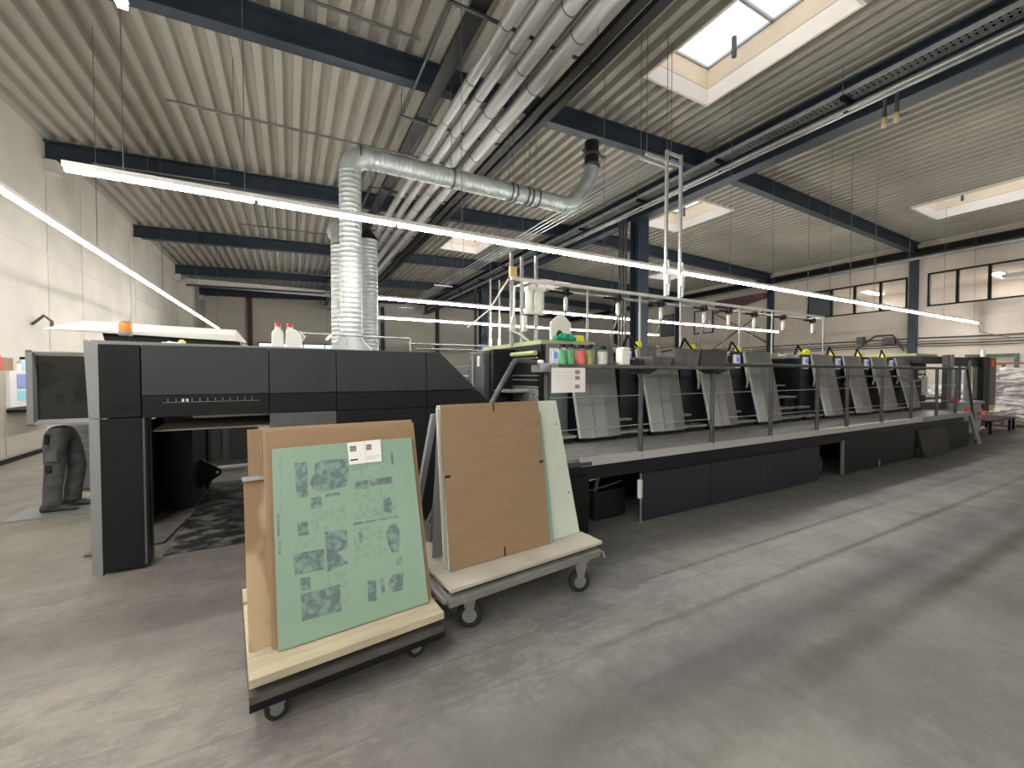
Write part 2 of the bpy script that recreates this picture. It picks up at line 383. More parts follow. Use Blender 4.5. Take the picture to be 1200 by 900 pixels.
# office rooms behind the windows and the lit passage behind the door
off = MB()
for a,b in (((XR+.25,2.4,4.2),(XR+5.5,14,4.25)),((XR+.25,2.4,5.9),(XR+5.5,14,6.0)),((XR+5.5,2.4,4.2),(XR+5.7,14,6.4)),((XR+.25,2.3,4.2),(XR+5.5,2.4,6.4)),((XR+.25,14,4.2),(XR+5.5,14.1,6.4)),
            ((XR+.25,3.4,0),(XR+3,3.5,2.8)),((XR+.25,6.6,0),(XR+3,6.7,2.8)),((XR+3,3.4,0),(XR+3.1,6.7,2.8)),((XR+.25,3.4,2.8),(XR+3.1,6.7,2.9))): off.box(a,b)
struct('wall_office', off, WALLR)
def office_lamp(y, lab):
    t = thing('office_ceiling_lamp', lab, 'lamp', (XR+3.8,y,5.84))
    put('housing', box((XR+2.9,y-.18,5.85),(XR+4.7,y+.18,5.9)), WHITE, t); put('diffuser', box((XR+2.93,y-.15,5.83),(XR+4.67,y+.15,5.85)), mat('office_lamp_glow',(1,.98,.92),.5,emit=26), t)
office_lamp(5.75,'lit flat lamp seen through the office window right of the wall column'); office_lamp(10.2,'lit flat lamp in the office behind the left window row')
single('partition', box((XR+2.6,7.6,4.25),(XR+2.66,8.2,5.88)), LIME, 'pale green partition inside the office behind the left window row','partition')
single('air_conditioner', box((XR+1.6,4.1,5.40),(XR+2.4,5.3,5.55)), WHITE, 'white slotted air unit under the office ceiling near the right edge','air conditioner', bev=.02)
d = thing('door_1', 'doorway with dark frame and green strip panel in right wall', '', (XR,5.15,0), kind='structure')
put('door_frame', MB().box((XR-.06,4.48,0),(XR+.1,4.58,2.36)).box((XR-.06,5.72,0),(XR+.1,5.82,2.36)).box((XR-.06,4.58,2.28),(XR+.1,5.72,2.36)), mat('dark_green_frame',(.07,.11,.10),.5), d)
put('green_panel', box((XR+.1,5.08,0),(XR+.13,5.72,2.28)), GREEND, d)
put('beige_panel', box((XR+.14,4.58,0),(XR+.17,5.12,2.28)), WALLR, d)
wb = MB(); z = 0
H5 = (-1.9,6.2,1.9,3.8)
def clad(x0,x1,z0,z1):
    mb = MB(); z = z0
    while z < z1-.01:
        e = min(z+.18,z1); mb.box((x0,YB,z),(x1,YB+.2,e-.012)); mb.box((x0,YB+.015,e-.012),(x1,YB+.2,e)); z = e
    return mb
for x0,x1,z0,z1 in ((XL,-1.9,0,8),(-1.9,6.2,0,1.9),(-1.9,6.2,3.8,8),(6.2,XR,0,8)):
    t = clad(x0,x1,z0,z1); wb.add(t.v,t.f)
struct('wall_back', wb, CLAD)
t = thing('window_3','bright low window strip in the back wall','',(2,YB,1.9),kind='structure')
put('frame', MB().box((-1.9,YB-.02,3.74),(6.2,YB+.1,3.8)).box((-1.9,YB-.02,1.9),(6.2,YB+.1,1.96)), DARK, t)
for x in (-1.87,-.5,.9,2.3,3.7,5.0,6.17): put('mullion', box((x-.03,YB-.02,1.96),(x+.03,YB+.1,3.74)), DARK, t)
put('pane', box((-1.84,YB+.04,1.96),(6.14,YB+.05,3.74)), GLASS, t)
for x in (-3.6,-.2,3.1): struct('trim_4', box((x-.04,YB-.03,3.6),(x+.04,YB,6.8)), CLAD, 'vertical cover strip on the back wall')
struct('wall_front', box((XL-.3,YF-.3,0),(XR+.3,YF,8)), WALL)
struct('column', MB().box((-2.45,YB-.35,0),(-2.2,YB-.03,6.9)), MAROON, 'dark brown steel post of the back door frame')
# flat white box duct and dark beam at the back left
single('box_duct', box((XL+.05,26.6,6.22),(2.3,27.1,6.52)), WHITE, 'long white rectangular duct under the roof before the back wall','duct', bev=.01)
single('wall_pier', box((XL,25.9,0),(XL+.55,26.5,6.3)), WALL, 'pale projecting pier in the far left corner','pier')
single('sprinkler_main', tube([(XL+.3,25.9,6.05),(1.8,25.9,6.2)],.05), DULL, 'dark red-brown pipe under the far beam at the back','pipe')

# ================================================================ CEILING SERVICES
bands_y = [-9+1.15*i for i in range(36)]
for i,(x,r,lab) in enumerate(((2.50,.085,'leftmost of the four thick insulated pipes under the roof'),(2.76,.09,'second thick insulated pipe from the left under the roof'),
                        (3.07,.115,'third thick insulated pipe from the left, the widest pair member'),(3.42,.12,'rightmost of the four thick insulated pipes under the roof'))):
    t = thing('insulated_pipe', lab, 'pipe', (x,0,6.1), group='insulated pipes under the roof')
    put('pipe_jacket', tube([(x,YF+.1,6.1),(x,31,6.1)],r,20), PIPEG, t)
    jb = put('joint_band', MB().tube([(x,0,6.1),(x,.02,6.1)], r+.004, 20), DULL, t); jb.location.y += bands_y[0]+.28*i
    for y in bands_y[1:]:
        c = jb.copy(); COL.objects.link(c); c.location.y = y+.28*i
ORDW = {}
def ORD(k):   # nearest first
    ORDW[k] = ORDW.get(k,-1)+1; return ['nearest','second nearest','third nearest','fourth nearest','fifth nearest','sixth nearest','fourth from the far end','third from the far end','second from the far end','farthest'][ORDW[k]]+' to the camera'*(ORDW[k]<6)
def vrod(x,y,z0,z1,r=.006): return tube([(x,y,z0),(x,y,z1)],r,6)
single('flat_tray', box((2.08,YF+.1,6.28),(2.30,31,6.33)), DARK, 'flat grey cable tray left of the insulated pipes','cable tray')
single('thin_pipe', tube([(1.86,YF+.1,6.33),(1.86,31,6.33)],.022), DULL, 'thin pipe hung just left of the flat grey tray','pipe')
for i,(x,lab) in enumerate(((3.86,'dark cable channel next right of the insulated pipes'),(4.10,'outer dark cable channel right of the insulated pipes'))):
    mb = MB().box((x-.07,YF+.1,6.16),(x+.07,31,6.18)).box((x-.075,YF+.1,6.16),(x-.065,31,6.25)).box((x+.065,YF+.1,6.16),(x+.075,31,6.25))
    single('cable_channel', mb, DARK, lab, 'cable channel')
for y in (2.0,5.0,7.6,10.8,14,17.2,20.4,23.6,26.8):
    t = thing('pipe_hanger', 'trapeze bracket holding the insulated pipes, %s' % ORD('p'), 'bracket', (3,y,5.95), group='trapeze brackets under the insulated pipes')
    put('cross_bar', box((1.8,y-.02,6.235),(4.2,y+.02,6.265)), DULL, t)
    for x in (1.83,4.17): put('drop_rod', vrod(x,y,6.24,zd(x)-.01,.007), WIRE, t)
# spiral duct
sd = thing('spiral_duct', 'round spiral exhaust duct rising from the press delivery and crossing under the roof', 'duct', (.87,7,2.0))
def spiral(pts, r, n=24, pitch=.075):
    mb = MB(); P = [V(*p) for p in pts]; R = []; Q = []
    for i in range(len(P)-1):
        L = (P[i+1]-P[i]).length; m = max(1,int(L/pitch))
        for k in range(m):
            f = k/m
            for df,rr in ((0,0),(.80,0),(.86,.0025),(.94,.0025)):
                Q.append(P[i].lerp(P[i+1],(k+df)/m)); R.append(r+rr)
    Q.append(P[-1]); R.append(r); return mb.tube(Q, R, n)
put('riser', spiral([(.87,7,1.9),(.87,7,4.78)],.165), GALV, sd)
arc = lambda c,r,a0,a1,n,ux,uz: [tuple(V(*c)+V(*ux)*(r*math.cos(a0+(a1-a0)*k/n))+V(*uz)*(r*math.sin(a0+(a1-a0)*k/n))) for k in range(n+1)]
put('elbow', tube(arc((1.14,7,4.78),.27,math.pi,math.pi/2,8,(1,0,0),(0,0,1)),.17,24), GALV, sd)
put('horizontal_run', spiral([(1.14,7,5.05),(4.95,7,5.06)],.16), GALV, sd)
put('elbow', tube(arc((4.95,7,5.42),.36,-math.pi/2,-math.pi/4+.1,6,(1,0,0),(0,0,1))+[(5.45,7,5.45),(5.62,7,5.72),(5.68,7,5.95)],.16,24), GALV, sd)
put('outlet', MB().tube([(5.68,7,5.92),(5.68,7,6.5)],.15,20), DARK, sd)
put('flange', MB().tube([(5.68,7,5.98),(5.68,7,6.02)],.185,20).tube([(5.68,7,6.2),(5.68,7,6.24)],.185,20).box((5.45,6.97,6.25),(6.05,7.03,6.3)), DULL, sd)
for x in (1.0,2.55,3.7,3.8,4.05,4.15,4.3): put('clamp', MB().tube([(x,7,5.055),(x+.03,7,5.055)],.178,20), DULL, sd)
for x in (2.55,3.7,3.8,4.05,4.15,4.3): put('hanger_rod', vrod(x,7,5.2,zd(x)), WIRE, sd)
put('base_cone', MB().lathe([(.42,0),(.36,.10),(.19,.30),(.17,.34)],(.87,7,1.84),20), GALV, sd)
sd2 = thing('spiral_duct', 'second, shaded spiral duct standing right behind the first riser', 'duct', (1.0,8.2,2))
put('riser', spiral([(.87,8.1,.0),(.87,8.1,3.9)],.2), GALV, sd2); put('elbow', tube([(.87,8.1,3.9),(.87,8.15,4.1),(.87,8.4,4.3),(.87,8.9,4.4)],.2,20), GALV, sd2)
sd3 = thing('spiral_duct', 'third riser to the right, partly hidden behind the first duct', 'duct', (1.35,8.6,2))
put('riser', spiral([(1.42,8.8,.0),(1.42,8.8,4.3)],.19), GALV, sd3); put('cap', MB().lathe([(.19,0),(.19,.05),(.06,.22)],(1.42,8.8,4.3),20), DARK, sd3)
# conduits bundle along Y at z 5.35
for i in range(4):
    x = 5.30+.13*i
    single('conduit', tube([(x,5.0,5.2),(x,30,5.2)],.016), STEEL, ['leftmost','second','third','rightmost'][i]+' thin bright conduit of the four-pipe bundle under the roof','conduit', group='four bright conduits under the roof')
for y in (5.05,10.2,16.0,22.2):
    t = thing('conduit_hanger','small bracket hanging the bright conduits, %s' % ORD('c'),'bracket',(5.5,y,5.15),group='brackets of the bright conduits')
    put('cross_bar', box((5.1,y-.025,5.13),(5.85,y+.025,5.17)), LWIRE, t)
    for x in (5.12,5.83): put('drop_rod', vrod(x,y,5.15,zd(x)), WIRE, t)
# services along girder
ct = thing('cable_tray','perforated galvanised cable tray running along the navy ridge girder','cable tray',(9.4,10,6.85))
put('tray_side', MB().box((9.22,YF+.1,6.84),(9.235,31,6.93)).box((9.525,YF+.1,6.84),(9.54,31,6.93)), GALV, ct)
mb = MB(); y = -2.0
while y < 14: mb.box((9.235,y,6.84),(9.525,y+.05,6.85)); y += .085
mb.box((9.3,-2,6.84),(9.33,14,6.852)).box((9.43,-2,6.84),(9.46,14,6.852)).box((9.235,14,6.84),(9.525,31,6.85))
put('perforated_floor', mb, GALV, ct, kind='stuff')
cb = MB()
for i in range(5): cb.tube([(9.27+.055*i,YF+.1,6.875),(9.27+.055*i,31,6.875)],.018,6)
put('cable_bundle', cb, DARK, ct)
single('steel_pipe', tube([(9.38,YF+.1,6.62),(9.38,31,6.62)],.055,12), STEEL, 'bright steel pipe under the perforated cable tray','pipe')
single('small_pipe', tube([(9.30,YF+.1,6.50),(9.30,31,6.50)],.028,8), STEEL, 'small pipe just below the bright steel pipe at the girder','pipe')
for y in (-1.5,1.6,4.0,6.6,9.2,12,15,18,21,24):
    t = thing('tray_bracket','dark bracket holding tray and pipe to the girder, %s' % ORD('g'),'bracket',(9.4,y,6.8),group='brackets on the ridge girder')
    put('arm', box((9.18,y-.04,6.77),(9.68,y+.04,6.83)), DARK, t); put('pipe_clip', MB().box((9.30,y-.03,6.55),(9.46,y+.03,6.57)).box((9.37,y-.01,6.6),(9.39,y+.01,6.8)), DARK, t)
    put('drop_rod', vrod(9.2,y,6.8,zd(9.2),.008), WIRE, t)
va = thing('air_valve','pair of brass-coloured drop valves hanging under the bright steel pipe','valve',(9.35,3.35,5.95))
for dy in (0,.17):
    put('drop_pipe', tube([(9.35,3.25+dy,6.5),(9.35,3.25+dy,6.15)],.03), DULL, va)
    put('valve_body', MB().lathe([(.03,0),(.045,.02),(.045,.14),(.03,.17)],(9.35,3.25+dy,5.98),12), mat('brass_tan',(.5,.4,.25),.5,.4), va)
put('lever', box((9.33,3.1,6.06),(9.36,3.25,6.08)), DULL, va)
# left ceiling thin pipes with hooks
for i,(p,q,lab) in enumerate((((-1.5,5.6),(1.6,5.6),'thin dark pipe hung between the first two roof beams, left of the ducts'),((-1.7,8.6),(3.0,8.6),'thin dark pipe just beyond the nearest full roof beam'),
        ((-1.3,14.6),(2.2,14.6),'thin dark pipe beyond the third roof beam'),((-3.6,11.9),(-1.2,11.9),'short thin pipe hung near the left wall'),((-1.0,20.6),(3.2,20.6),'far thin dark pipe between the last beams'))):
    t = thing('ceiling_pipe', lab, 'pipe', (p[0],p[1],6.0)); 
    put('pipe', tube([(p[0],p[1],6.02),(q[0],q[1],6.12)],.022), WIRE, t)
    for x in (p[0]+.9,q[0]-.3): put('hook', vrod(x,p[1],6.07,zd(x)), WIRE, t)
cl = thing('ceiling_conduit','dark looped conduit under the roof in the upper left corner','conduit',(-2.3,3.6,6.4))
put('loop', tube([(-3.9,3.9,6.3),(-2.3,3.85,6.3),(-1.65,3.8,6.3),(-1.55,3.6,6.3),(-1.7,3.45,6.3),(-2.1,3.5,6.32),(-2.2,3.5,6.7)],.022), WIRE, cl)
wc = thing('wall_conduit','looped conduit against the left wall under the roof','conduit',(-4.6,9.5,6.4))
put('loop', tube([(-4.7,8.0,6.55),(-4.6,8.9,6.5),(-4.3,9.1,6.5),(-4.3,8.6,6.5),(-4.7,8.4,6.5)],.025), WIRE, wc)
# right bay services
single('wall_pipe', tube([(XR-.45,YF+.1,6.36),(XR-.45,YB-.5,6.36)],.07,12), GALV, 'grey pipe high along the right wall under the roof','pipe')
single('roof_edge_beam', box((XR-.3,YF+.05,6.52),(XR-.02,YB-.02,6.78)), DARK, 'dark edge beam along the top of the right wall','beam')
for i,z in enumerate((2.72,2.82,2.92,3.06)):
    single('wall_cable', tube([(XR-.08,YF+.1,z),(XR-.08,5.2,z),(XR-.08,7.0,z+.04),(XR-.08,YB-.1,z+.10)],.018+.008*(i%2)), DULL, ['lowest','second lowest','third','topmost'][i]+' cable of the run along the right wall','cable')
single('wall_junction_gear', MB().box((XR-.25,7.9,2.9),(XR-.05,8.3,3.2)).tube([(XR-.15,7.6,2.6),(XR-.15,8.0,3.3),(XR-.15,8.6,3.3),(XR-.15,9.2,2.8)],.04).box((XR-.25,9.0,2.95),(XR-.05,9.25,3.3)), DULL, 'cluster of grey valves on the cable run left of the wall column','valve')
single('wall_cabinet', box((XR-.2,19.7,4.2),(XR,20.7,5.7)), mat('slate_panel',(.10,.12,.13),.5), 'dark grey rectangular panel on the far right wall','panel', bev=.01)
nb = thing('notice_board','cream panel with thin red-brown frame high on the right wall','panel',(XR-.05,17.4,4.2))
put('board', box((XR-.04,16.8,4.25),(XR-.01,18.0,5.6)), WALL, nb)
put('frame', MB().box((XR-.06,16.7,4.17),(XR-.01,16.8,5.68)).box((XR-.06,18.0,4.17),(XR-.01,18.1,5.68)).box((XR-.06,16.8,5.6),(XR-.01,18.0,5.68)).box((XR-.06,16.8,4.17),(XR-.01,18.0,4.25)), MAROON, nb)
single('maroon_beam', MB().prism([(13.3,6.0),(16.2,6.0),(16.2,5.3),(15.0,5.42),(13.3,5.75)],'x',XR-.6,XR-.3), MAROON, 'maroon tapering steel piece on the right wall below the roof','beam')
for i,(a,b) in enumerate((((12.9,3.1),(16.6,5.4)),((12.9,5.4),(16.6,3.1)))):
    single('wall_brace', tube([(XR-.3,a[0],a[1]),(XR-.3,b[0],b[1])],.03,6), DULL, 'diagonal brace on the right wall rising to the '+('left' if i==0 else 'right'),'brace')
# suspended wires seen on their own in the right bay
for i,(x,y) in enumerate(((14.2,7.0),(13.0,5.4),(20.3,6.6),(17.0,6.4))):
    single('hanging_wire', vrod(x,y,[3.6,3.6,4.3,3.7][i],zd(x)+.06,.008), WIRE, ['wire hung behind the first light row, right of the cross beam','wire above the fifth printing unit','pale rod hung before the right office windows','wire hung near the wall column'][i], 'wire')

# ================================================================ LIGHT ROWS
def light_row(lab, p, q, n, wires):
    p = V(*p); q = V(*q); t = thing('light_row', lab, 'light', tuple((p+q)/2)); d = (q-p)/n; u = d.normalized(); s = V(-u.y,u.x,0)
    def bar(a,b,w,z0,z1): lo = [a-s*w+V(0,0,z0), b-s*w+V(0,0,z0), b+s*w+V(0,0,z0), a+s*w+V(0,0,z0)]; return lo, [v+V(0,0,z1-z0) for v in lo]
    mb = MB(); mb.hexa(*bar(p,q,.020,.036,.085)); put('trunking', mb, WHITE, t)
    for k in range(n):
        a = p+d*k+u*.02; b = p+d*(k+1)-u*.02
        put('tube', MB().hexa(*bar(a,b,.019,-.008,.032)), GLOW, t)
    for w in wires:
        a = p.lerp(q,w); put('suspension_wire', tube([tuple(a+V(0,0,.09)),(a.x,a.y,zd(a.x)+.02)],.005,5), WIRE, t)
    return t
L1 = 24.4
light_row('long bright light row hung above the press, from upper left to the right wall',(-1.84,5.4,3.5),(22.7,5.4,3.5),16,[(x+1.84)/24.54 for x in (-1.41,-.41,2.12,4.65,8.0,9.49,11.97,14.44,19.39,22.3)])
light_row('light row along the left wall',(-2.62,-10,3.5),(-2.62,21.3,3.5),20,[.1,.25,.35,.5,.6,.72,.85,.99])
light_row('second light row across the hall behind the press',(1.6,10.8,3.5),(19.5,10.8,3.5),12,[.02,.15,.3,.45,.6,.8,.98])
light_row('third light row far behind the press',(1.2,14.5,3.5),(16,14.5,3.5),10,[.02,.2,.4,.6,.8,.98])
light_row('short light row at the top left corner of the view',(-.74,-6.1,3.5),(-.74,2.9,3.5),6,[.1,.5,.97])
light_row('unseen light row added behind the camera to light the trolley fronts',(4,-7.6,3.5),(22,-7.6,3.5),12,[.02,.3,.6,.98])  # added row out of view, brightens the trolley boards
light_row('far short light row near the back wall beside the duct',(1.9,20.5,3.6),(1.9,26,3.6),4,[.1,.9])
single('lamp_cable', tube([(22.7,5.4,3.5),(22.75,5.35,3.2),(22.9,5.0,3.05),(23.12,4.7,2.95)],.015,6), WIRE, 'thin cable drooping from the end of the long light row to the wall','cable')

# ================================================================ PRESS: DELIVERY
# outer face y 4.39; depth to y 7.3
de = thing('press_delivery','large charcoal delivery end of the offset press, bridging over an open pile bay','printing press',(0,4.4,0))
Y0 = 4.39
def ngon_panel(name, pts, y, th, m, par, bev=.006, label=None): return put(name, MB().prism(pts,'y',y,y+th), m, par, bev, label=label)
# end column: lower and upper cladding with the pale chamfered edge
put('column_panel', box((-1.322,Y0,.02),(-1.066,Y0+.03,1.243)), CHAR, de, .004)
put('column_panel', box((-1.322,Y0,1.252),(-1.072,Y0+.03,1.838)), CHAR, de, .004)
put('corner_edge', MB().hexa([(-1.40,4.44,.0),(-1.322,4.39,.0),(-1.322,4.45,.0),(-1.38,4.50,.0)],[(-1.40,4.44,1.245),(-1.322,4.39,1.245),(-1.322,4.45,1.245),(-1.38,4.50,1.245)]), LGREY, de, label='pale grey bevelled edge strip')
put('corner_edge', MB().hexa([(-1.40,4.44,1.252),(-1.322,4.39,1.252),(-1.322,4.45,1.252),(-1.38,4.50,1.252)],[(-1.42,4.44,1.872),(-1.322,4.39,1.84),(-1.322,4.45,1.84),(-1.38,4.50,1.872)]), LGREY, de, label='pale grey bevelled edge strip')
put('column_core', box((-1.31,Y0+.03,.03),(-1.07,Y0+.24,1.24)), CHAR, de)
put('column_inner_panel', box((-1.07,Y0+.005,.03),(-1.05,Y0+.20,1.24)), MGREY, de, .004)
put('inner_groove', box((-1.05,Y0+.08,.15),(-1.046,Y0+.13,1.15)), DARK, de)
vg = MB()
for i in range(2): vg.box((-1.23,Y0-.004,1.315+.022*i),(-1.09,Y0,1.325+.022*i))
put('vent_slot', vg, DARK, de)
# beam panels
e = .0035
def beamp(x0,x1,top,m,z0,z1): put('beam_panel', box((x0+e,Y0,z0),(x1-e,Y0+.03,z1)), m, de, .004)
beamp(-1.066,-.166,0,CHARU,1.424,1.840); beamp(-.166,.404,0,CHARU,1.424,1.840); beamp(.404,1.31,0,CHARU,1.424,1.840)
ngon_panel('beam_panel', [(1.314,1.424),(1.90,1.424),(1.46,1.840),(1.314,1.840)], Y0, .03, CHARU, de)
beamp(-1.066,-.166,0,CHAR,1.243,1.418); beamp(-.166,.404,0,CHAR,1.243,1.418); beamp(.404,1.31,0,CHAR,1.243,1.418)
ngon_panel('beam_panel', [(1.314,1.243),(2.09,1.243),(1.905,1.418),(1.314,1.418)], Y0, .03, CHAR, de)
put('lower_panel', box((-.166,Y0+.004,1.09),(.40,Y0+.03,1.238)), MGREY, de, .004)
put('lower_panel', box((.404,Y0,.03),(1.31,Y0+.03,1.238)), CHAR, de, .004)
ngon_panel('lower_panel', [(1.314,.03),(2.30,.03),(2.30,1.05),(2.094,1.238),(1.314,1.238)], Y0, .03, CHAR, de)
gr = put('grille', box((-.93,Y0-.003,1.365),(-.24,Y0,1.398)), DARK, de)
sl = MB()
for i in range(12): sl.box((-.90+.054*i,Y0-.006,1.37),(-.894+.054*i,Y0-.003,1.394))
sl.box((-.93,Y0-.007,1.362),(-.24,Y0-.003,1.366)); put('grille_bar', sl, LGREY, gr)
put('indicator', MB().box((-.805,Y0-.008,1.368),(-.79,Y0-.003,1.392)).box((-.775,Y0-.008,1.368),(-.76,Y0-.003,1.392)), PLWHITE, de, label='two small white indicators')
body = MB().prism([(-1.31,1.25),(1.9,1.25),(1.87,1.42),(1.44,1.825),(-1.31,1.825)],'y',Y0+.03,7.2)
put('bridge_body', body, CHAR, de, .01)
put('top_cover', MB().prism([(-1.38,1.827),(1.45,1.827),(1.45,1.84),(-1.38,1.87)],'y',Y0+.06,7.2), LGREY, de)
put('rear_body', MB().prism([(.40,.02),(2.55,.02),(2.55,.95),(1.9,1.25),(.40,1.25)],'y',Y0+.03,7.2), DARK, de)
put('far_column', box((-1.38,6.95,.02),(-1.0,7.25,1.25)), DARK, de, .01)
# pile bay details
put('sheet_tray', MB().hexa([(-1.05,4.62,1.10),(.38,4.62,1.10),(.38,5.4,1.16),(-1.05,5.4,1.16)],[(-1.05,4.62,1.112),(.38,4.62,1.112),(.38,5.4,1.172),(-1.05,5.4,1.172)]), CABB, de, label='pale metal sheet guide above the pile')
put('gripper_bar', box((-.95,5.0,1.185),(.38,5.06,1.225)), mat('dark_red_bar',(.13,.03,.02),.5), de, label='dark red bar inside the bay')
put('gripper_bar', box((-.8,4.8,1.19),(.38,4.84,1.21)), STEEL, de, label='bright steel bar inside the bay')
put('pile_guard', MB().prism([(5.5,.04),(6.7,.04),(6.7,1.12),(5.5,1.12)],'x',-1.42,-1.30), DARK, de)
put('pile_block', box((-1.42,6.05,.04),(-1.02,6.95,1.12)), DARK, de)
put('pivot_bracket', MB().prism([(-1.02,.14),(-.80,.30),(-.80,.36),(-1.02,.52)],'y',6.5,6.56), DARK, de)
put('pivot_bolt', tube([(-.84,6.49,.33),(-.84,6.5,.33)],.016), STEEL, de)
put('inner_cabinet', box((-1.36,8.2,.10),(-.5,8.6,1.3)), mat('plain_grey_door',(.15,.165,.17),.5), de, .01)  # inner cabinet in a single plain grey
for a,b in ((-1.30,-1.0),(-.9,-.55)):
    put('inner_door', box((a,8.18,.2),(b,8.2,.78)), MGREY, de, .004); 
    for z in (.83,.91,.99): put('inner_drawer', box((a,8.18,z),(b,8.2,z+.06)), MGREY, de, .003)
put('inner_post', box((-1.40,7.6,.0),(-1.34,7.7,1.25)), DARK, de)
put('inner_wall', box((-.3,7.9,.05),(1.6,8.0,1.3)), MGREY, de)
# duct plinth and low rail on top of the delivery
put('duct_plinth', MB().box((.10,6.2,1.84),(1.2,7.2,1.92)), LGREY, de, .01)
put('top_rail', MB().tube([(.0,6.4,2.17),(1.65,6.4,2.15)],.014).tube([(1.65,6.4,2.15),(1.65,6.4,1.3)],.014).tube([(.73,6.4,2.16),(.73,6.4,1.84)],.014).tube([(1.65,6.6,2.09),(3.1,6.6,2.09)],.014), STEEL, de)
bc = thing('warning_beacon','amber beacon lamp on a short black stem on the delivery end','lamp',(-1.31,5,1.85))
put('stem', tube([(-1.315,5,1.85),(-1.315,5,1.955)],.02,12), DARK, bc); put('collar', MB().lathe([(.045,0),(.05,.01),(.05,.03),(.045,.035)],(-1.315,5,1.95),16), LGREY, bc)
put('lens', MB().lathe([(.044,0),(.047,.01),(.047,.075),(.04,.085)],(-1.315,5,1.985),16), ORANGE, bc); put('cap', MB().lathe([(.044,0),(.03,.014)],(-1.315,5,2.07),16), mat('dark_amber',(.25,.08,.02),.4), bc)
def cloth(name, c, s, m, lab, seed, cat='cloth'):
    random.seed(seed); bm = bmesh.new(); bmesh.ops.create_icosphere(bm, subdivisions=3, radius=1)
    for v in bm.verts:
        k = 1+.22*math.sin(7*v.co.x+seed)*math.cos(6*v.co.y)+.10*random.uniform(-1,1)
        v.co = Vector((v.co.x*s[0]*k, v.co.y*s[1]*k, max(v.co.z*s[2]*k,-s[2]*.55)))
    for v in bm.verts: v.co.z += s[2]*.55
    mb = MB(); mb.v = [v.co + Vector(c) for v in bm.verts]; mb.f = [tuple(w.index for w in f.verts) for f in bm.faces]; mb.sm = [False]*len(mb.f); bm.free()
    return single(name, mb, m, lab, cat, origin=c)
cloth('cleaning_rag',(-.96,4.85,1.845),(.075,.05,.035),PAPER,'crumpled white rag on top of the delivery beside the beacon',3)
cloth('yellow_rag',(-.90,4.95,1.88),(.03,.03,.03),mat('pale_yellow_cloth',(.75,.62,.25),.8),'small yellow cloth lying on the crumpled white rag',5)
# two canisters
for i,(x,lab) in enumerate(((-.10,'left white plastic bottle with red cap on the delivery top'),(.04,'right white plastic bottle with red cap and slanted shoulder'))):
    t = thing('plastic_bottle', lab, 'bottle', (x,4.75,1.84)); w = .055 if i==0 else .075
    put('bottle_body', MB().prism([(-w,0),(w,0),(w,.15),(w*.7 if i else w*.9,.18),(-w*.05 if i else w*.3,.215),(-w*.85 if i else -w*.3,.215),(-w*.95,.17)],'y',-.05,.05), PLWHITE, t, .012, local=True)
    cx = -w*.45 if i else 0
    put('neck', MB().lathe([(.026,.205),(.026,.235)],(cx,0,0),14), PLWHITE, t, local=True)
    put('cap', MB().lathe([(.028,.233),(.028,.262),(.025,.266)],(cx,0,0),14), RED, t, local=True)
    if i: put('handle', MB().tube([(.07,0,.10),(.10,0,.14),(.05,0,.20)],.012), PLWHITE, t, local=True)
# raised hood behind
hd = thing('raised_hood','raised pale grey hood with dark underside behind the delivery top','hood',(-1.3,6.4,1.85))
put('hood_lid', MB().hexa([(-2.2,6.0,2.06),(-.56,6.05,2.0),(-.50,6.6,2.02),(-2.1,6.6,2.10)],[(-2.22,6.0,2.07),(-.58,6.05,2.085),(-.62,6.6,2.19),(-2.1,6.6,2.22)]), mat('warm_light_grey',(.50,.49,.46),.4), hd, .006)
put('hood_body', MB().hexa([(-1.75,6.08,1.86),(-.50,6.08,1.86),(-.50,6.9,1.86),(-1.75,6.9,1.86)],[(-1.80,6.1,2.06),(-.54,6.1,2.0),(-.50,6.9,2.0),(-1.8,6.9,2.06)]), DARK, hd)
# wall screen panel at the operator side
sc = thing('end_screen','large black glossy silver-framed panel left of the delivery column','panel',(-2.0,5.8,1.07))
X0,X1,Z0,Z1 = -2.27,-1.45,1.095,1.835
def mitre(a,b,c,d): return MB().add([a,b,c,d],[(0,1,2,3)])
yo, yi = 5.80, 5.86
fw_ = .05
put('frame_side', MB().hexa([(X0,yo,Z0),(X0+.045,yo-.0,Z0),(X0+.055,yi,Z0+fw_),(X0,yi,Z0)],[(X0,yo,Z1),(X0+.045,yo,Z1),(X0+.055,yi,Z1-fw_),(X0,yi,Z1)]), LGREY, sc)
put('frame_top', MB().hexa([(X0,yo,Z1-.012),(X1,yo,Z1-.012),(X1,yi,Z1-fw_),(X0+.06,yi,Z1-fw_)],[(X0,yo,Z1),(X1,yo,Z1),(X1,yi,Z1),(X0,yi,Z1)]), WHITE, sc)
put('frame_bottom', MB().hexa([(X0,yo,Z0),(X1,yo,Z0),(X1,yi,Z0),(X0,yi,Z0)],[(X0,yo,Z0+.012),(X1,yo,Z0+.012),(X1,yi,Z0+.05),(X0+.06,yi,Z0+.05)]), LGREY, sc)
put('dark_glass', box((X0+.03,yi,Z0+.02),(X1,yi+.02,Z1-.02)), GLASSB, sc); put('rear_shell', box((X0,yi+.02,Z0),(X1,yi+.16,Z1)), CHAR, sc)
put('support_arm', box((X1-.02,yi+.02,1.35),(X1+.12,yi+.1,1.5)), CHAR, sc); put('handle', box((-1.66,yo+.02,1.50),(-1.50,yo+.04,1.515)), STEEL, sc)
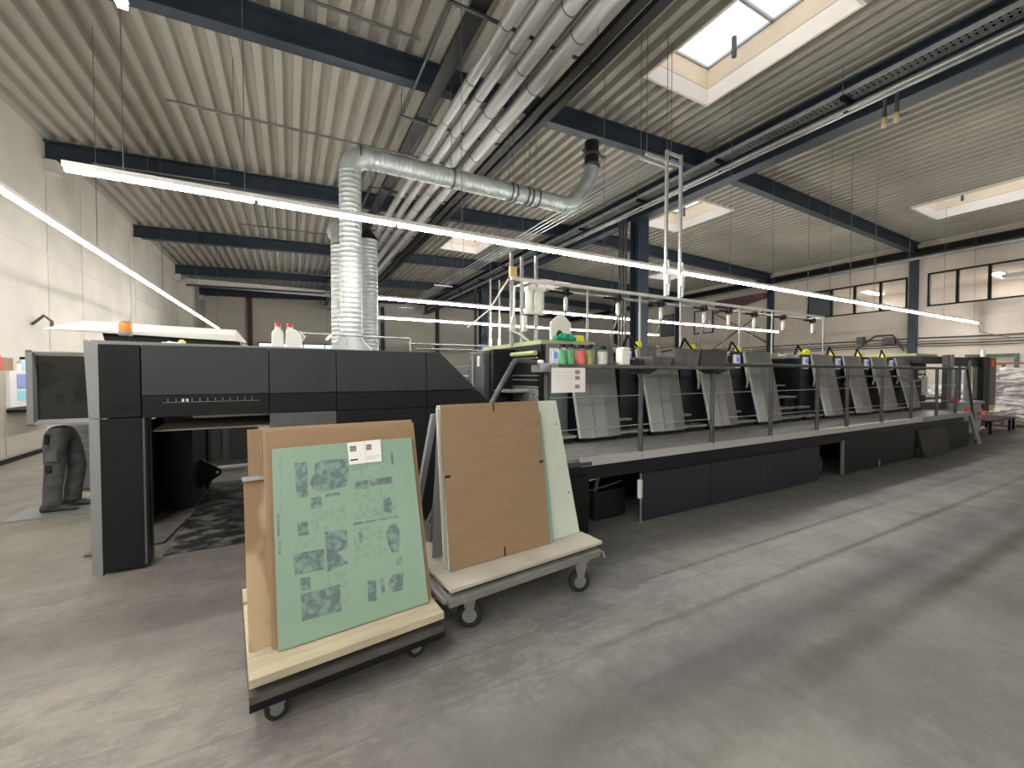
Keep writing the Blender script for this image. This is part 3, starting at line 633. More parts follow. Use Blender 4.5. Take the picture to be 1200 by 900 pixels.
# floor sheets under the bay
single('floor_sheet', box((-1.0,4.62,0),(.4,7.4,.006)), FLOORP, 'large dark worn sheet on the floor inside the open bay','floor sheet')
single('floor_plate', MB().hexa([(-1.6,4.9,.006),(-1.06,4.95,.006),(-1.0,5.65,.006),(-1.5,5.65,.006)],[(-1.6,4.9,.024),(-1.06,4.95,.024),(-1.0,5.65,.024),(-1.5,5.65,.024)]), mat('worn_brown_grey_plate',(.16,.15,.14),.6,0,.3,4), 'grey-brown floor plate just behind the end column','floor plate')

# ================================================================ WALKWAY
wk = thing('press_walkway','long grey walkway with handrail running along the printing units','walkway',(7,3.6,0))
PX0, PX1 = 2.25, 13.15
def deckp(a,b): put('tread_plate', box((a+.003,3.25,.70),(b-.003,4.26,.77)), mat('walkway_plate',(.42,.42,.41),.42,.35,.3,9,.1), wk)
for a,b in ((PX0,3.5),(3.5,5.3),(5.3,7.1),(7.1,8.9),(8.9,10.65),(10.65,PX1)): deckp(a,b)
put('nosing', box((2.5,3.215,.69),(10.64,3.25,.775)), mat('bright_edge',(.5,.5,.49),.4,.3), wk, .003, label='bright metal edge of the walkway'); put('nosing', box((10.66,3.215,.68),(PX1,3.25,.775)), LGREY, wk, .003)
put('end_block', box((2.25,3.2,.70),(2.62,3.26,.735)), DULL, wk)
put('fascia', box((2.3,3.26,.54),(13.0,3.30,.69)), CHAR, wk, .003)
put('fascia_lip', box((3.34,3.245,.535),(13.0,3.26,.55)), CHAR, wk)
# skirt panels
def skirt(a,b,z1=.525,m=BLUEBLACK,tilt=0,shift=0):
    put('skirt_panel', MB().hexa([(a,3.24-tilt,.015),(b+shift,3.24-tilt,.015),(b+shift,3.27-tilt,.015),(a,3.27-tilt,.015)],[(a,3.24,z1),(b,3.24,z1),(b,3.27,z1),(a,3.27,z1)]), m, wk, .004)
skirt(3.355,4.47); skirt(4.475,5.62); skirt(5.625,6.97); skirt(7.72,10.38,.54,CHAR); skirt(10.52,11.9,.53,CHAR,.10,-.05); skirt(11.9,13.25,.55,CHAR)
put('skirt_hinge', tube([(3.33,3.25,0),(3.33,3.25,.53)],.012), STEEL, wk); put('hinge_foot', MB().lathe([(.03,0),(.03,.01)],(3.33,3.25,0),12), STEEL, wk)
put('skirt_edge_strip', box((7.66,3.235,.02),(7.70,3.27,.55)), STEEL, wk); put('skirt_latch', box((8.9,3.225,.02),(8.93,3.24,.13)), LGREY, wk)
put('end_panel', MB().prism([(13.12,.76),(13.30,.76),(14.0,.0),(13.75,.0)],'y',3.21,3.25), LGREY, wk, .004, label='pale grey slanted end plate')
put('cable_box', box((3.3,3.24,.26),(3.345,3.27,.46)), PLWHITE, wk)
put('under_frame', MB().box((2.3,4.0,.0),(13.2,4.05,.69)), DARK, wk)
# things in the dark gap under the walkway
put('support_leg', box((2.3,3.22,.02),(2.60,3.5,.60)), DARK, wk, .004)
put('under_pipe', MB().tube([(2.62,3.4,.50),(3.05,3.42,.53)],.03), WHITE, wk)
put('under_pipe', MB().tube([(2.95,3.5,.5),(2.9,3.5,.3),(2.8,3.6,.15),(2.7,3.7,.12)],.025).tube([(3.3,3.5,.40),(3.0,3.5,.36),(2.7,3.6,.30)],.012), DULL, wk)
put('under_box', box((2.85,3.45,.03),(3.3,3.9,.33)), DARK, wk, .01)
wh = MB().lathe([(.09,-.06),(.155,-.055),(.165,0),(.155,.055),(.09,.06)],(7.25,3.45,.17),20,(0,1,0))
tr = put('support_wheel', wh, RUB, wk); put('hub', MB().lathe([(.05,-.075),(.05,.07)],(7.25,3.45,.17),12,(0,1,0)), DULL, tr)
for k in range(12): put('tyre_lug', MB().hexa(*[[(7.25+rr_*math.cos(k*.5236+da),yy,.17+rr_*math.sin(k*.5236+da)) for rr_,da in ((.155,-.08),(.155,.08),(.172,.06),(.172,-.06))] for yy in (3.385,3.515)]), RUB, tr)
rail = [2.11,3.31,4.49,5.70,6.88,7.77,8.98,10.17,11.37,12.40]
for i,x in enumerate(rail):
    z1 = 1.655 if i in (0,1,2) else 1.71
    put('rail_post', tube([(x,3.24,.70),(x,3.24,z1)],.026,10), DULL, wk)
put('top_rail', tube([(4.64,3.24,1.715),(13.0,3.24,1.72),(13.05,3.24,1.70),(13.62,3.24,.35),(13.7,3.24,.05)],.024,10), DULL, wk)
put('top_rail', tube([(2.08,3.24,1.70),(1.80,3.24,1.72),(1.76,3.24,1.70),(1.50,3.24,1.28),(1.0,3.24,.45),(.98,3.24,.4)],.024,10), DULL, wk)
for z in (1.375,1.06): put('rail_wire', tube([(2.11,3.24,z),(12.4,3.24,z)],.006,6), STEEL, wk)
put('hose_on_rail', tube([(7.3,3.2,1.54),(7.77,3.2,1.57),(9.4,3.2,1.56),(10.1,3.22,1.45),(10.6,3.22,1.5),(10.9,3.3,1.62)],.012,6), WIRE, wk)
for x in (3.31,4.49): put('shelf_bracket', MB().prism([(3.12,1.655),(3.36,1.655),(3.24,1.60)],'x',x-.13,x+.13), DULL, wk)
# stair down at the delivery
for i,z in enumerate((.2,.42,.64)): put('stair_tread', box((1.35+.26*i,3.3,z-.03),(1.62+.26*i,4.2,z)), DULL, wk)
put('stair_stringer', MB().prism([(1.3,.0),(1.5,.0),(2.25,.66),(2.25,.74)],'y',3.27,3.30), LGREY, wk)
# rail shelf
sh = thing('rail_shelf','narrow stained grey shelf clamped on the walkway handrail','shelf',(3.5,3.2,1.66))
put('shelf_board', box((2.10,3.04,1.657),(4.62,3.36,1.69)), DIRTY, sh, .004); put('clamp', MB().box((1.98,3.15,1.62),(2.16,3.30,1.70)), STEEL, sh); put('knob', MB().lathe([(.028,0),(.03,.02),(.02,.03)],(2.02,3.2,1.70),12), PLWHITE, sh)
SZ = 1.69
def jar(x,y,m,lab,r=.045,h=.125,cap=DARK):
    t = thing('ink_jar', lab, 'jar', (x,y,SZ), group='ink jars on the handrail shelf')
    put('ink_filling', MB().lathe([(r*.9,.004),(r*.93,.01),(r*.93,h*.80),(r*.7,h*.82)],(0,0,0),16), m, t, local=True)
    put('jar_wall', MB().lathe([(r,0),(r,h*.85),(r*.75,h*.97),(r*.75,h)],(0,0,0),16), JAR, t, local=True)
    put('lid', MB().lathe([(r*.82,h-.004),(r*.82,h+.022),(r*.75,h+.026)],(0,0,0),16), cap, t, local=True)
jar(2.185,3.10,GREENF,'leftmost jar of bright green ink on the shelf',.042,.155); jar(2.272,3.10,GREENF,'second jar of green ink from the left, standing in front',.045,.16)
jar(2.31,3.22,GREENF,'green ink jar in the back row between green and red',.045,.165)
jar(2.395,3.10,REDF,'red ink jar beside the green ones',.05,.155); jar(2.44,3.22,REDF,'second red ink jar half hidden in the back row',.045,.16)
jar(2.49,3.09,OLIVE,'olive yellow ink jar right of the red jar',.04,.15); jar(2.565,3.16,OLIVE,'second, taller olive ink jar behind the pale one',.036,.17)
jar(2.64,3.08,CLEARP,'pale grey-green ink jar with dark lid at the row end',.05,.15)
ct_ = thing('white_canister','white square canister on the shelf between ink jars and tubs','canister',(2.96,3.14,SZ))
put('canister_body', MB().box((2.905,3.09,SZ),(3.01,3.19,SZ+.16)), PLWHITE, ct_, .012); put('top', MB().hexa([(2.905,3.08,SZ+.16),(3.02,3.08,SZ+.16),(3.02,3.19,SZ+.16),(2.905,3.19,SZ+.16)],[(2.93,3.1,SZ+.18),(2.99,3.1,SZ+.18),(2.99,3.17,SZ+.18),(2.93,3.17,SZ+.18)]), PLWHITE, ct_)
single('flat_dish', MB().lathe([(.04,0),(.07,.018),(.075,.024),(.065,.024),(.04,.01)],(2.82,3.17,SZ),20), LGREY, 'shallow pale tray on the shelf left of the white canister','tray')
cloth('black_cloth',(3.16,3.17,SZ),(.10,.08,.045),RUB,'black bundled cloth on the shelf right of the canister',8)
def tub(x0,x1,h,lab,m=DIRTY,flare=.02):
    t = thing('ink_tub', lab, 'tub', ((x0+x1)/2,3.2,SZ)); y0,y1 = 3.06,3.33; w=.008
    def wall(a,b,c,d): return MB().hexa([a,b,c,d],[(p[0],p[1],0) for p in ()] ) 
    o = [(x0+flare,y0+flare),(x1-flare,y0+flare),(x1-flare,y1-flare),(x0+flare,y1-flare)]; q = [(x0,y0),(x1,y0),(x1,y1),(x0,y1)]
    i0 = [(x0+flare+w,y0+flare+w),(x1-flare-w,y0+flare+w),(x1-flare-w,y1-flare-w),(x0+flare+w,y1-flare-w)]; i1 = [(x0+w,y0+w),(x1-w,y0+w),(x1-w,y1-w),(x0+w,y1-w)]
    vs = [(a,b,SZ) for a,b in o]+[(a,b,SZ+h) for a,b in q]+[(a,b,SZ+h) for a,b in i1]+[(a,b,SZ+w) for a,b in i0]
    fs = [(3,2,1,0),(12,13,14,15)]
    for k in range(4):
        n = (k+1)%4; fs += [(k,n,n+4,k+4),(k+4,n+4,n+8,k+8),(k+8,n+8,n+12,k+12)]
    put('tub_wall', MB().add(vs,fs), m, t)
    put('rim', MB().box((x0-.008,y0-.008,SZ+h-.012),(x1+.008,y0,SZ+h+.003)).box((x0-.008,y1,SZ+h-.012),(x1+.008,y1+.008,SZ+h+.003)).box((x0-.008,y0,SZ+h-.012),(x0,y1,SZ+h+.003)).box((x1,y0,SZ+h-.012),(x1+.008,y1,SZ+h+.003)), m, t)
    put('contents', box((x0+.03,y0+.03,SZ+.008),(x1-.03,y1-.03,SZ+h*.7)), RUB, t)
    return t
tub(3.29,3.59,.09,'small low ink-stained grey tub on the shelf'); t1 = tub(3.62,4.03,.185,'large ink-stained tub with tools across its rim')
tub(4.06,4.50,.185,'large dark tub at the right end of the handrail shelf',mat('dark_stained_tub',(.085,.08,.08),.7,0,.3,8))
single('ink_knife', MB().tube([(3.45,3.10,1.83),(3.75,3.13,1.885),(3.95,3.2,1.89)],.01,6), DULL, 'ink knife lying across the rim of the large stained tub','tool')
pp = thing('paper_sheet','white printed paper sheet hung from the left end of the shelf','paper',(2.2,3.02,1.66))
put('sheet', box((2.02,3.022,1.435),(2.39,3.025,1.658)), PAPER, pp)
for z in (1.60,1.55,1.47): put('colour_patch', box((2.275,3.020,z),(2.325,3.0218,z+.035)), PAPERM, pp)
put('printed_lines', MB().box((2.05,3.020,1.615),(2.25,3.0218,1.617)).box((2.05,3.020,1.585),(2.25,3.0218,1.587)).box((2.05,3.020,1.555),(2.25,3.0218,1.557)), INKB, pp)

# ================================================================ PRINTING UNITS
UX = [3.07,4.27,5.47,6.67,8.74,9.94,11.14,12.34]
def make_unit():   # local origin: foot of the cover panel's left edge line, on the floor
    t = thing('printing_unit','','printing press',(0,0,0))
    P = lambda n,mb,m,par=None,bev=0: put(n,mb,m,par or t,bev,local=True)
    P('body', MB().prism([(-.33,.02),(.50,.02),(.50,1.90),(-.33,1.90)],'y',4.27,6.3), CHAR, None, .008)
    P('side_plate', MB().prism([(-.32,.79),(.62,.79),(.70,1.97),(-.33,1.97)],'y',4.245,4.27), BLUEBLACK, None, .004)
    # bowed cover: cross-section facets between bottom (y 3.95) and top (y 4.22)
    def cov(z): f = (z-.83)/(1.975-.83); return 3.95+.27*f
    wb_, wt = .63, .72
    def x1(z): return wb_+(wt-wb_)*(z-.83)/(1.975-.83)
    fac = ((0,0),(.10,-.012),(.30,-.030),(.36,-.026),(.62,-.030),(.97,-.006),(1,0))
    mb = MB(); zs = (.83,1.2,1.6,1.975); vs = []
    for z in zs:
        for u,dy in fac: vs.append((x1(z)*u, cov(z)+dy, z))
    n = len(fac); fs = [(r*n+i,r*n+i+1,(r+1)*n+i+1,(r+1)*n+i) for r in range(3) for i in range(n-1)]
    back = [(0,cov(z)+.03,z) for z in zs]+[(x1(z),cov(z)+.03,z) for z in zs]; B = len(vs); vs += back
    for r in range(3):
        fs += [(r*n,(r+1)*n,B+r+1,B+r),(r*n+n-1,B+4+r,B+4+r+1,(r+1)*n+n-1),(B+r,B+r+1,B+4+r+1,B+4+r)]
    fs += [tuple(range(n))+(B+4,B), tuple(3*n+i for i in range(n))+(B+7,B+3)]
    mb.add(vs, fs); mb.sm = [False]*len(mb.f)
    P('cover_panel', mb, SILVER)
    P('cover_edge', MB().hexa([(-.02,3.955,.83),(0,3.952,.83),(0,3.98,.83),(-.02,3.98,.83)],[(-.02,4.225,1.975),(0,4.222,1.975),(0,4.25,1.975),(-.02,4.25,1.975)]), EDGE)
    P('cover_foot', box((.02,4.0,.775),(.60,4.24,.83)), DARK)
    P('door_handle', MB().tube([(-.075,4.20,1.94),(-.08,4.16,1.7),(-.05,4.14,1.5),(-.01,4.18,1.38)],.018,8), EDGE)
    P('handle_recess', MB().prism([(-.06,1.93),(-.03,1.93),(.0,1.38),(-.05,1.5)],'y',4.235,4.244), DARK)
    sc = P('control_box', box((-.295,4.19,1.70),(-.165,4.244,1.92)), PLWHITE, None, .008)
    P('display', box((-.275,4.186,1.80),(-.185,4.19,1.88)), SCRB, sc)
    P('key_row', MB().box((-.27,4.185,1.74),(-.24,4.19,1.77)).box((-.22,4.185,1.72),(-.19,4.19,1.76)), DARK, sc)
    P('top_cover', box((-.32,4.28,1.90),(.69,6.25,1.965)), LGREY, None, .01)
    P('ink_duct_guard', box((-.25,4.5,1.965),(.25,6.0,1.985)), LIME)
    # steps in the gap to the previous unit
    for (a,b,y0,y1,z) in ((-.60,-.03,4.0,4.24,.862),(-.60,-.20,4.14,4.26,1.01),(-.70,-.335,4.30,4.9,1.19),(-.70,-.335,4.5,4.9,1.40)):
        P('step', box((a,y0,z-.03),(b,y1,z)), STEPM, None, .004)
    P('step_riser', MB().box((-.60,4.02,.775),(-.05,4.24,.832)).box((-.60,4.16,.862),(-.22,4.24,.98)).box((-.70,4.32,.775),(-.34,4.9,1.16)), DARK)
    P('recess_panel', box((-.70,4.92,.1),(-.33,5.0,1.93)), CHAR)
    # arm, pot and hose on top
    P('ink_arm', MB().tube([(-.05,4.5,1.97),(.06,4.5,2.17)],.02,6).tube([(.06,4.5,2.17),(.26,4.5,1.99)],.016,6), DARK)
    P('ink_pot', MB().lathe([(.05,0),(.05,.10),(.04,.12)],(.32,4.55,1.966),14), YEL)
    return t
ulab = ['first printing unit, at the delivery end behind the ink jars','second printing unit, behind the white canister and small tub','third printing unit, behind the large stained tubs','fourth printing unit, last before the wide gap with louvred wall','fifth printing unit, first beyond the wide louvred gap','sixth printing unit along the walkway','seventh printing unit, second to last','eighth printing unit, the last one before the feeder']
u0 = make_unit()
units = [u0]+[copy_tree(u0) for _ in UX[1:]]
for ch in list(units[4].children):
    if ch.name.startswith('recess_panel'): bpy.data.objects.remove(ch)
for x,u,l in zip(UX,units,ulab): u.location = (x,0,0); u['label'] = l; u['group'] = 'printing units of the press'
iu = thing('dryer_unit','charcoal interdeck section with louvred wall in the wide gap between printing units','printing press',(7.8,5,0))
put('body', box((7.2,4.9,.02),(8.38,6.3,1.93)), CHARU, iu, .01)
put('louvre', MB().box((7.72,4.885,1.78),(7.98,4.9,1.795)).box((7.72,4.885,1.73),(7.98,4.9,1.745)).box((7.5,4.885,1.53),(8.3,4.9,1.54)), LGREY, iu)
for z,y in ((.862,4.0),(1.01,4.14),(1.19,4.32)): put('step', box((7.36,y,z-.03),(8.03,4.9,z)), STEPM, iu, .004)
put('riser', box((7.36,4.03,.78),(8.02,4.9,.83)), DARK, iu); put('riser', MB().box((7.36,4.17,.863),(8.02,4.9,.98)).box((7.36,4.4,1.01),(8.02,4.9,1.16)), DARK, iu)
put('lime_top', box((7.3,4.6,1.95),(8.3,6.0,2.0)), LIME, iu)
# end wall of the first unit facing the delivery
eu = thing('coating_unit','dark coating unit with window, pale roller and rack, before the printing units','printing press',(2.75,5,0))
put('body', box((2.70,4.27,.02),(2.735,6.35,1.97)), CHAR, eu)
put('grey_side', box((2.745,4.20,.78),(3.05,4.24,1.975)), PLATEG, eu, .006)
put('control_box', box((2.80,4.17,1.72),(2.90,4.2,1.90)), PLWHITE, eu, .006); put('display', box((2.82,4.165,1.79),(2.88,4.17,1.87)), SCRB, eu)
put('window_recess', box((2.685,4.32,1.3),(2.70,5.5,1.88)), DARK, eu)
put('roller', tube([(2.64,4.3,1.86),(2.64,5.2,1.86)],.03,12), LIME, eu, label='pale lime roller'); put('roller_bar', tube([(2.66,4.3,1.80),(2.66,5.3,1.80)],.012,8), STEEL, eu)
put('rack', MB().box((2.655,4.3,1.575),(2.685,5.0,1.59)).box((2.655,4.3,1.52),(2.685,4.95,1.535)).box((2.655,4.3,1.43),(2.685,5.1,1.45)), STEEL, eu)
put('plate_panel', box((2.66,4.3,1.25),(2.685,5.15,1.42)), mat('scuffed_metal',(.45,.45,.45),.4,.5,.7,14,stretch=(1,1,4)), eu)
put('end_tower', box((2.58,5.72,.8),(2.7,6.3,1.95)), MGREY, eu, .02); put('tower_handle', tube([(2.55,6.05,1.90),(2.55,6.05,1.45),(2.55,5.9,1.22)],.02), LGREY, eu); put('tower_switch', box((2.56,5.83,1.72),(2.58,5.90,1.88)), PLWHITE, eu)
put('sloped_table', MB().hexa([(1.95,4.5,1.0),(2.66,4.5,1.0),(2.66,6.2,1.0),(1.95,6.2,1.0)],[(1.95,4.5,1.02),(2.66,4.5,1.18),(2.66,6.2,1.18),(1.95,6.2,1.02)]), LGREY, eu)
put('lime_top', box((2.75,4.35,1.97),(3.6,6.1,2.03)), LIME, eu)
tc = cloth('teal_cloth',(3.15,4.4,2.03),(.16,.10,.06),TEAL,'teal green cloth on top of the first unit behind the ink jars',4)
wcn = thing('white_carton','white tapering carton behind the teal cloth on the press top','carton',(3.33,4.75,2.03)); put('carton_body', MB().prism([(3.17,2.03),(3.50,2.03),(3.50,2.32),(3.34,2.45),(3.17,2.32)],'y',4.75,4.8), PLWHITE, wcn)
single('yellow_pot', MB().lathe([(.09,0),(.095,.12),(.08,.15)],(3.42,4.5,1.967),16), YEL, 'yellow pot on the first unit right of the teal cloth', 'pot')
single('yellow_bucket', MB().lathe([(.05,0),(.075,.05),(.075,.08),(.04,.12)],(8.95,4.42,1.967),16), YEL, 'bright yellow cap-shaped bucket on top of the fifth unit','bucket')
# ================================================================ FRAME OVER THE PRESS
fm = thing('overhead_frame','white steel rail frame standing over the printing units carrying hoses','frame',(7,4.9,1.96))
put('top_rail', box((2.62,4.88,2.86),(10.62,4.92,2.905)), WHITE, fm, .004); put('rear_rail', box((2.9,5.25,2.86),(10.62,5.28,2.89)), LGREY, fm)
put('cable_strip', MB().tube([(3.0,4.97,2.80),(6.0,4.97,2.78),(10.4,4.97,2.82)],.018), LGREY, fm)
for x in (3.91,4.97,5.92,7.56,8.62,10.60): put('post', box((x-.013,4.885,1.96),(x+.013,4.911,2.85)), STEEL, fm)
for x in (2.92,10.58): put('cross_rail', box((x-.015,4.93,2.86),(x+.015,5.25,2.89)), WHITE, fm)
tp = thing('drop_post','pair of tall bright square posts hung from the roof down to the overhead frame','post',(5.75,4.9,2.9))
for x in (5.56,5.90): 
    put('post', box((x-.022,4.88,2.91),(x+.022,4.925,5.32)), LWIRE, tp); put('cable', tube([(x+.01,4.86,3.5),(x+.03,4.85,3.2),(x+.01,4.86,2.92)],.02,6), WHITE, tp)
    put('valve', box((x-.03,4.83,3.10),(x+.03,4.88,3.25)), WHITE, tp)
put('bracket', MB().box((5.1,4.9,5.13),(5.9,4.94,5.17)).box((5.56,4.9,5.28),(5.9,4.94,5.32)), LWIRE, tp); put('hanger_rod', vrod(5.56,4.9,5.3,zd(5.56)), WIRE, tp)
put('hanger_rod', vrod(5.12,4.92,5.15,zd(5.12)), WIRE, tp)
vp = thing('drop_post','cluster of dark posts and white valves hung at the left end of the overhead frame','post',(2.8,5,1.98))
for x,y in ((2.68,5.0),(2.90,5.1),(3.05,4.96)): put('post', box((x-.02,y-.02,1.98),(x+.02,y+.02,3.25)), STEEL, vp)
put('orange_box', box((2.64,4.95,2.92),(2.74,5.0,3.06)), mat('pale_orange_box',(.75,.5,.25),.5), vp)
for x in (2.92,3.08): put('filter_unit', MB().lathe([(.05,0),(.065,.02),(.065,.30),(.05,.32)],(x,4.92,2.45),14), PLWHITE, vp)
put('filter_head', box((2.86,4.86,2.75),(3.15,4.97,2.80)), PLWHITE, vp); put('filter_foot', box((2.86,4.86,2.43),(3.15,4.97,2.46)), PLWHITE, vp)
put('hose', MB().tube([(2.64,5.0,2.9),(2.45,5.2,2.5),(2.2,5.4,2.25)],.012,6).tube([(2.7,4.95,2.8),(2.68,4.93,2.4),(2.62,4.93,2.2),(2.75,4.9,2.15),(2.9,4.9,2.05),(2.95,4.9,1.98)],.018,6), PLWHITE, vp)
put('valve', MB().box((2.66,4.93,2.2),(2.72,4.98,2.38)).box((2.87,5.0,2.2),(2.93,5.05,2.42)), PLWHITE, vp)
for i,x in enumerate((3.55,4.55,5.5,6.6,7.3,8.1,9.1,10.25)):
    t = thing('hose_drop','grey hose with pale coupling hung from the overhead frame, %s unit'%(['first','second','third','fourth','fourth (far end)','fifth (near end)','fifth','sixth'][i]),'hose',(x,4.9,2.8))
    put('bracket_arm', MB().box((x-.28,4.95,2.77),(x+.12,5.0,2.80)).box((x-.03,4.9,2.74),(x+.03,5.0,2.84)), DARK, t)
    put('coupling', MB().lathe([(.022,0),(.03,.02),(.03,.17),(.018,.2)],(x,4.95,2.52),10), PLWHITE, t)
    s_ = (-1)**i*.12
    put('hose', MB().tube([(x,4.95,2.76),(x,4.95,2.5),(x-.06,4.95,2.35),(x-.14,4.95,2.22),(x-.10,4.95,2.08),(x+.02,4.95,2.02),(x+.18,4.95,2.0)],.014,6), WIRE, t)
    put('tail', tube([(x+.03,4.95,2.6),(x+.10,4.95,2.52),(x+.16,4.95,2.56)],.008,5), WIRE, t)
# vertical post set farther back
bp_ = thing('drop_post','pair of pale posts hung from the conduits far behind the press','post',(5.4,15.0,2.4))
for x in (7.1,7.5): put('post', box((x-.03,15.0,2.3),(x+.03,15.06,5.4)), LWIRE, bp_); put('coupling', MB().lathe([(.04,0),(.06,.05),(.06,.4),(.03,.45)],(x,15.03,2.6),10), PLWHITE, bp_)
put('hanger_rod', MB().tube([(7.1,15.03,5.4),(7.1,15.03,zd(7.1))],.01,6).tube([(7.5,15.03,5.4),(7.5,15.03,zd(7.5))],.01,6), WIRE, bp_)

# ================================================================ FEEDER END
fe = thing('press_feeder','grey feeder section at the far end of the press, with glazed guard and posts','printing press',(14.5,4.5,0))
put('top_band', box((13.1,4.0,1.86),(14.45,6.0,2.04)), CHARU, fe, .01); put('lime_top', box((13.1,4.1,2.04),(14.4,5.9,2.10)), LIME, fe)
put('side_plate', box((13.06,4.2,.79),(13.7,6.0,1.86)), CHAR, fe, .01)
put('punched_plate', MB().box((13.55,4.17,1.62),(13.95,4.2,1.70)).box((13.55,4.17,1.50),(13.95,4.2,1.57)), PLWHITE, fe)
put('ladder', MB().box((13.45,4.0,1.15),(13.49,4.1,1.55)).box((13.45,3.95,1.1),(13.9,4.1,1.13)), PLWHITE, fe)
put('black_core', box((13.7,4.25,.4),(14.2,5.8,1.86)), DARK, fe)
put('guard_post', box((13.80,3.75,.78),(13.93,3.85,2.06)), MGREY, fe, .006); put('guard_post', box((14.05,3.75,.3),(14.22,3.85,2.08)), LGREY, fe, .006)
put('guard_post', box((15.25,3.75,.55),(15.40,3.85,1.95)), LGREY, fe, .006)
put('guard_header', box((14.22,3.78,1.80),(16.3,3.83,2.02)), CHAR, fe); put('guard_mullion', MB().box((14.75,3.78,.95),(14.82,3.83,1.8)), MGREY, fe)
put('guard_pane', box((14.22,3.80,.95),(14.75,3.81,1.8)), GLASS, fe); put('guard_pane', box((14.82,3.80,.95),(15.25,3.81,1.8)), GLASS, fe); put('guard_pane', box((15.40,3.80,.95),(16.2,3.81,1.8)), GLASS, fe)
put('end_post', box((16.1,3.7,.62),(16.6,3.9,2.06)), DARK, fe, .01); put('switch_column', box((16.62,3.75,.75),(17.35,3.9,2.04)), MGREY, fe, .01)
put('switch_red', box((16.85,3.73,1.80),(17.10,3.75,2.0)), REDO, fe, label='orange-red switch plate'); put('white_knob', MB().lathe([(.05,0),(.05,.12),(.03,.2)],(16.45,3.8,2.06),12), PLWHITE, fe)
put('pile_table', box((14.1,3.9,.62),(17.2,5.6,.70)), LGREY, fe)
put('pile', box((14.4,4.4,.70),(15.9,5.4,1.0)), MGREY, fe)
bn = thing('grey_bin','large rounded grey bin with orange stickers beyond the end of the walkway','bin',(15,3.9,0))
def rr(x0,x1,y0,y1,r,n=5):
    pts = []
    for cx,cy,a in ((x1-r,y0+r,-90),(x1-r,y1-r,0),(x0+r,y1-r,90),(x0+r,y0+r,180)):
        for k in range(n+1): an = math.radians(a+90*k/n); pts.append((cx+r*math.cos(an),cy+r*math.sin(an)))
    return pts
put('bin_body', MB().prism(rr(13.95,15.75,3.58,4.6,.3),'z',.16,.86), mat('grey_green_bin',(.25,.27,.25),.5), bn)
put('bin_rim', MB().prism(rr(13.90,15.80,3.53,4.65,.32),'z',.86,.92), LGREY, bn, .01)
put('rib', MB().box((14.0,3.565,.60),(15.4,3.58,.63)).box((14.0,3.565,.45),(15.4,3.58,.48)), MGREY, bn)
put('sticker', box((14.35,3.565,.655),(14.85,3.578,.80)), REDO, bn, label='orange-red sticker'); put('sticker', box((15.25,3.57,.5),(15.55,3.58,.72)), mat('pink_red_sticker',(.75,.12,.18),.5), bn, label='pinkish red sticker')
for x in (14.2,15.5): put('wheel', tube([(x-.0,3.62,.08),(x,3.68,.08)],.08,14), RUB, bn); put('wheel_fork', box((x-.03,3.61,.08),(x+.03,3.69,.17)), DULL, bn)
put('side_knob', tube([(15.75,3.9,.55),(15.95,3.9,.55)],.09,14), RUB, bn)
cloth('red_rag',(14.2,3.75,.92),(.16,.10,.07),RED,'red crumpled rag on the rim of the grey bin',11)
# low bench, cage and waste paper
bb = thing('low_bench','low dark steel bench on the floor right of the grey bin','bench',(17.6,3.8,0))
put('bench_top', box((16.2,3.55,.33),(18.4,4.2,.37)), DARK, bb)
for x,y in ((16.3,3.6),(16.3,4.12),(17.95,3.6),(18.3,4.12),(18.3,3.6)): put('leg', box((x-.025,y-.025,0),(x+.025,y+.025,.33)), DARK, bb)
cg = thing('wire_cage','tall rust-red framed cage with waste paper at the right edge','cage',(20,4.6,0))
for x,y in ((18.9,4.25),(18.9,3.1),(20.4,4.25),(20.4,3.1)): put('post', box((x-.035,y-.035,0),(x+.035,y+.035,1.95)), mat('rust_red_steel',(.28,.10,.07),.6), cg)
for z in (.15,1.9): put('rail', MB().box((18.9,4.23,z),(20.4,4.27,z+.05)).box((18.88,3.1,z),(18.92,4.25,z+.05)).box((18.9,3.08,z),(20.4,3.12,z+.05)), mat('rust_red_steel',(.28,.10,.07),.6), cg)
def heap(c, s, lab, n=46, seed=2, name='waste_paper_heap'):
    random.seed(seed); mb = MB(); lay = max(4,int(n/5))
    for k in range(n):
        L_ = k*lay//n; z = s[2]*(L_+.5)/lay; f = 1-.35*(L_/lay)*(1 if s[2] < 1.3 else .3)
        a = random.uniform(0,6.28); rr_ = random.uniform(.15,.42)*f
        cx, cy = c[0]+s[0]*rr_*math.cos(a), c[1]+s[1]*rr_*math.sin(a); R_ = random.uniform(.28,.40)*min(s[0],s[1]); q = Matrix.Rotation(a,3,'Z') @ Matrix.Rotation(random.uniform(-.35,.35),3,'X')
        bm = bmesh.new(); bmesh.ops.create_icosphere(bm, subdivisions=3, radius=1)
        ph = random.uniform(0,9)
        for v in bm.verts:
            w = 1+.16*math.sin(5*v.co.x+ph)*math.cos(4*v.co.y-ph)+.13*math.sin(9*v.co.z+7*v.co.x+ph)+random.uniform(-.05,.05)
            v.co = q @ Vector((v.co.x*R_*w*1.25, v.co.y*R_*w, v.co.z*w*s[2]/lay*1.0))
        mb.add([v.co+Vector((cx,cy,max(c[2]+z,c[2]+s[2]/lay))) for v in bm.verts], [tuple(w.index for w in f_.verts) for f_ in bm.faces]); bm.free()
    for v in mb.v: v.z = max(v.z, c[2]+.002)
    o = single(name, mb, mat('grey_white_waste_paper',(.70,.68,.67),.8,0,.12,5), lab, 'paper', origin=c); o['kind'] = 'stuff'; return o
heap((19.65,3.68,.2),(1.35,1.0,1.5),'tall stack of crumpled white waste sheets inside the red cage')
heap((19.6,5.3,.0),(2.2,1.4,1.15),'lower mound of crumpled white paper left of the red cage',30,5)
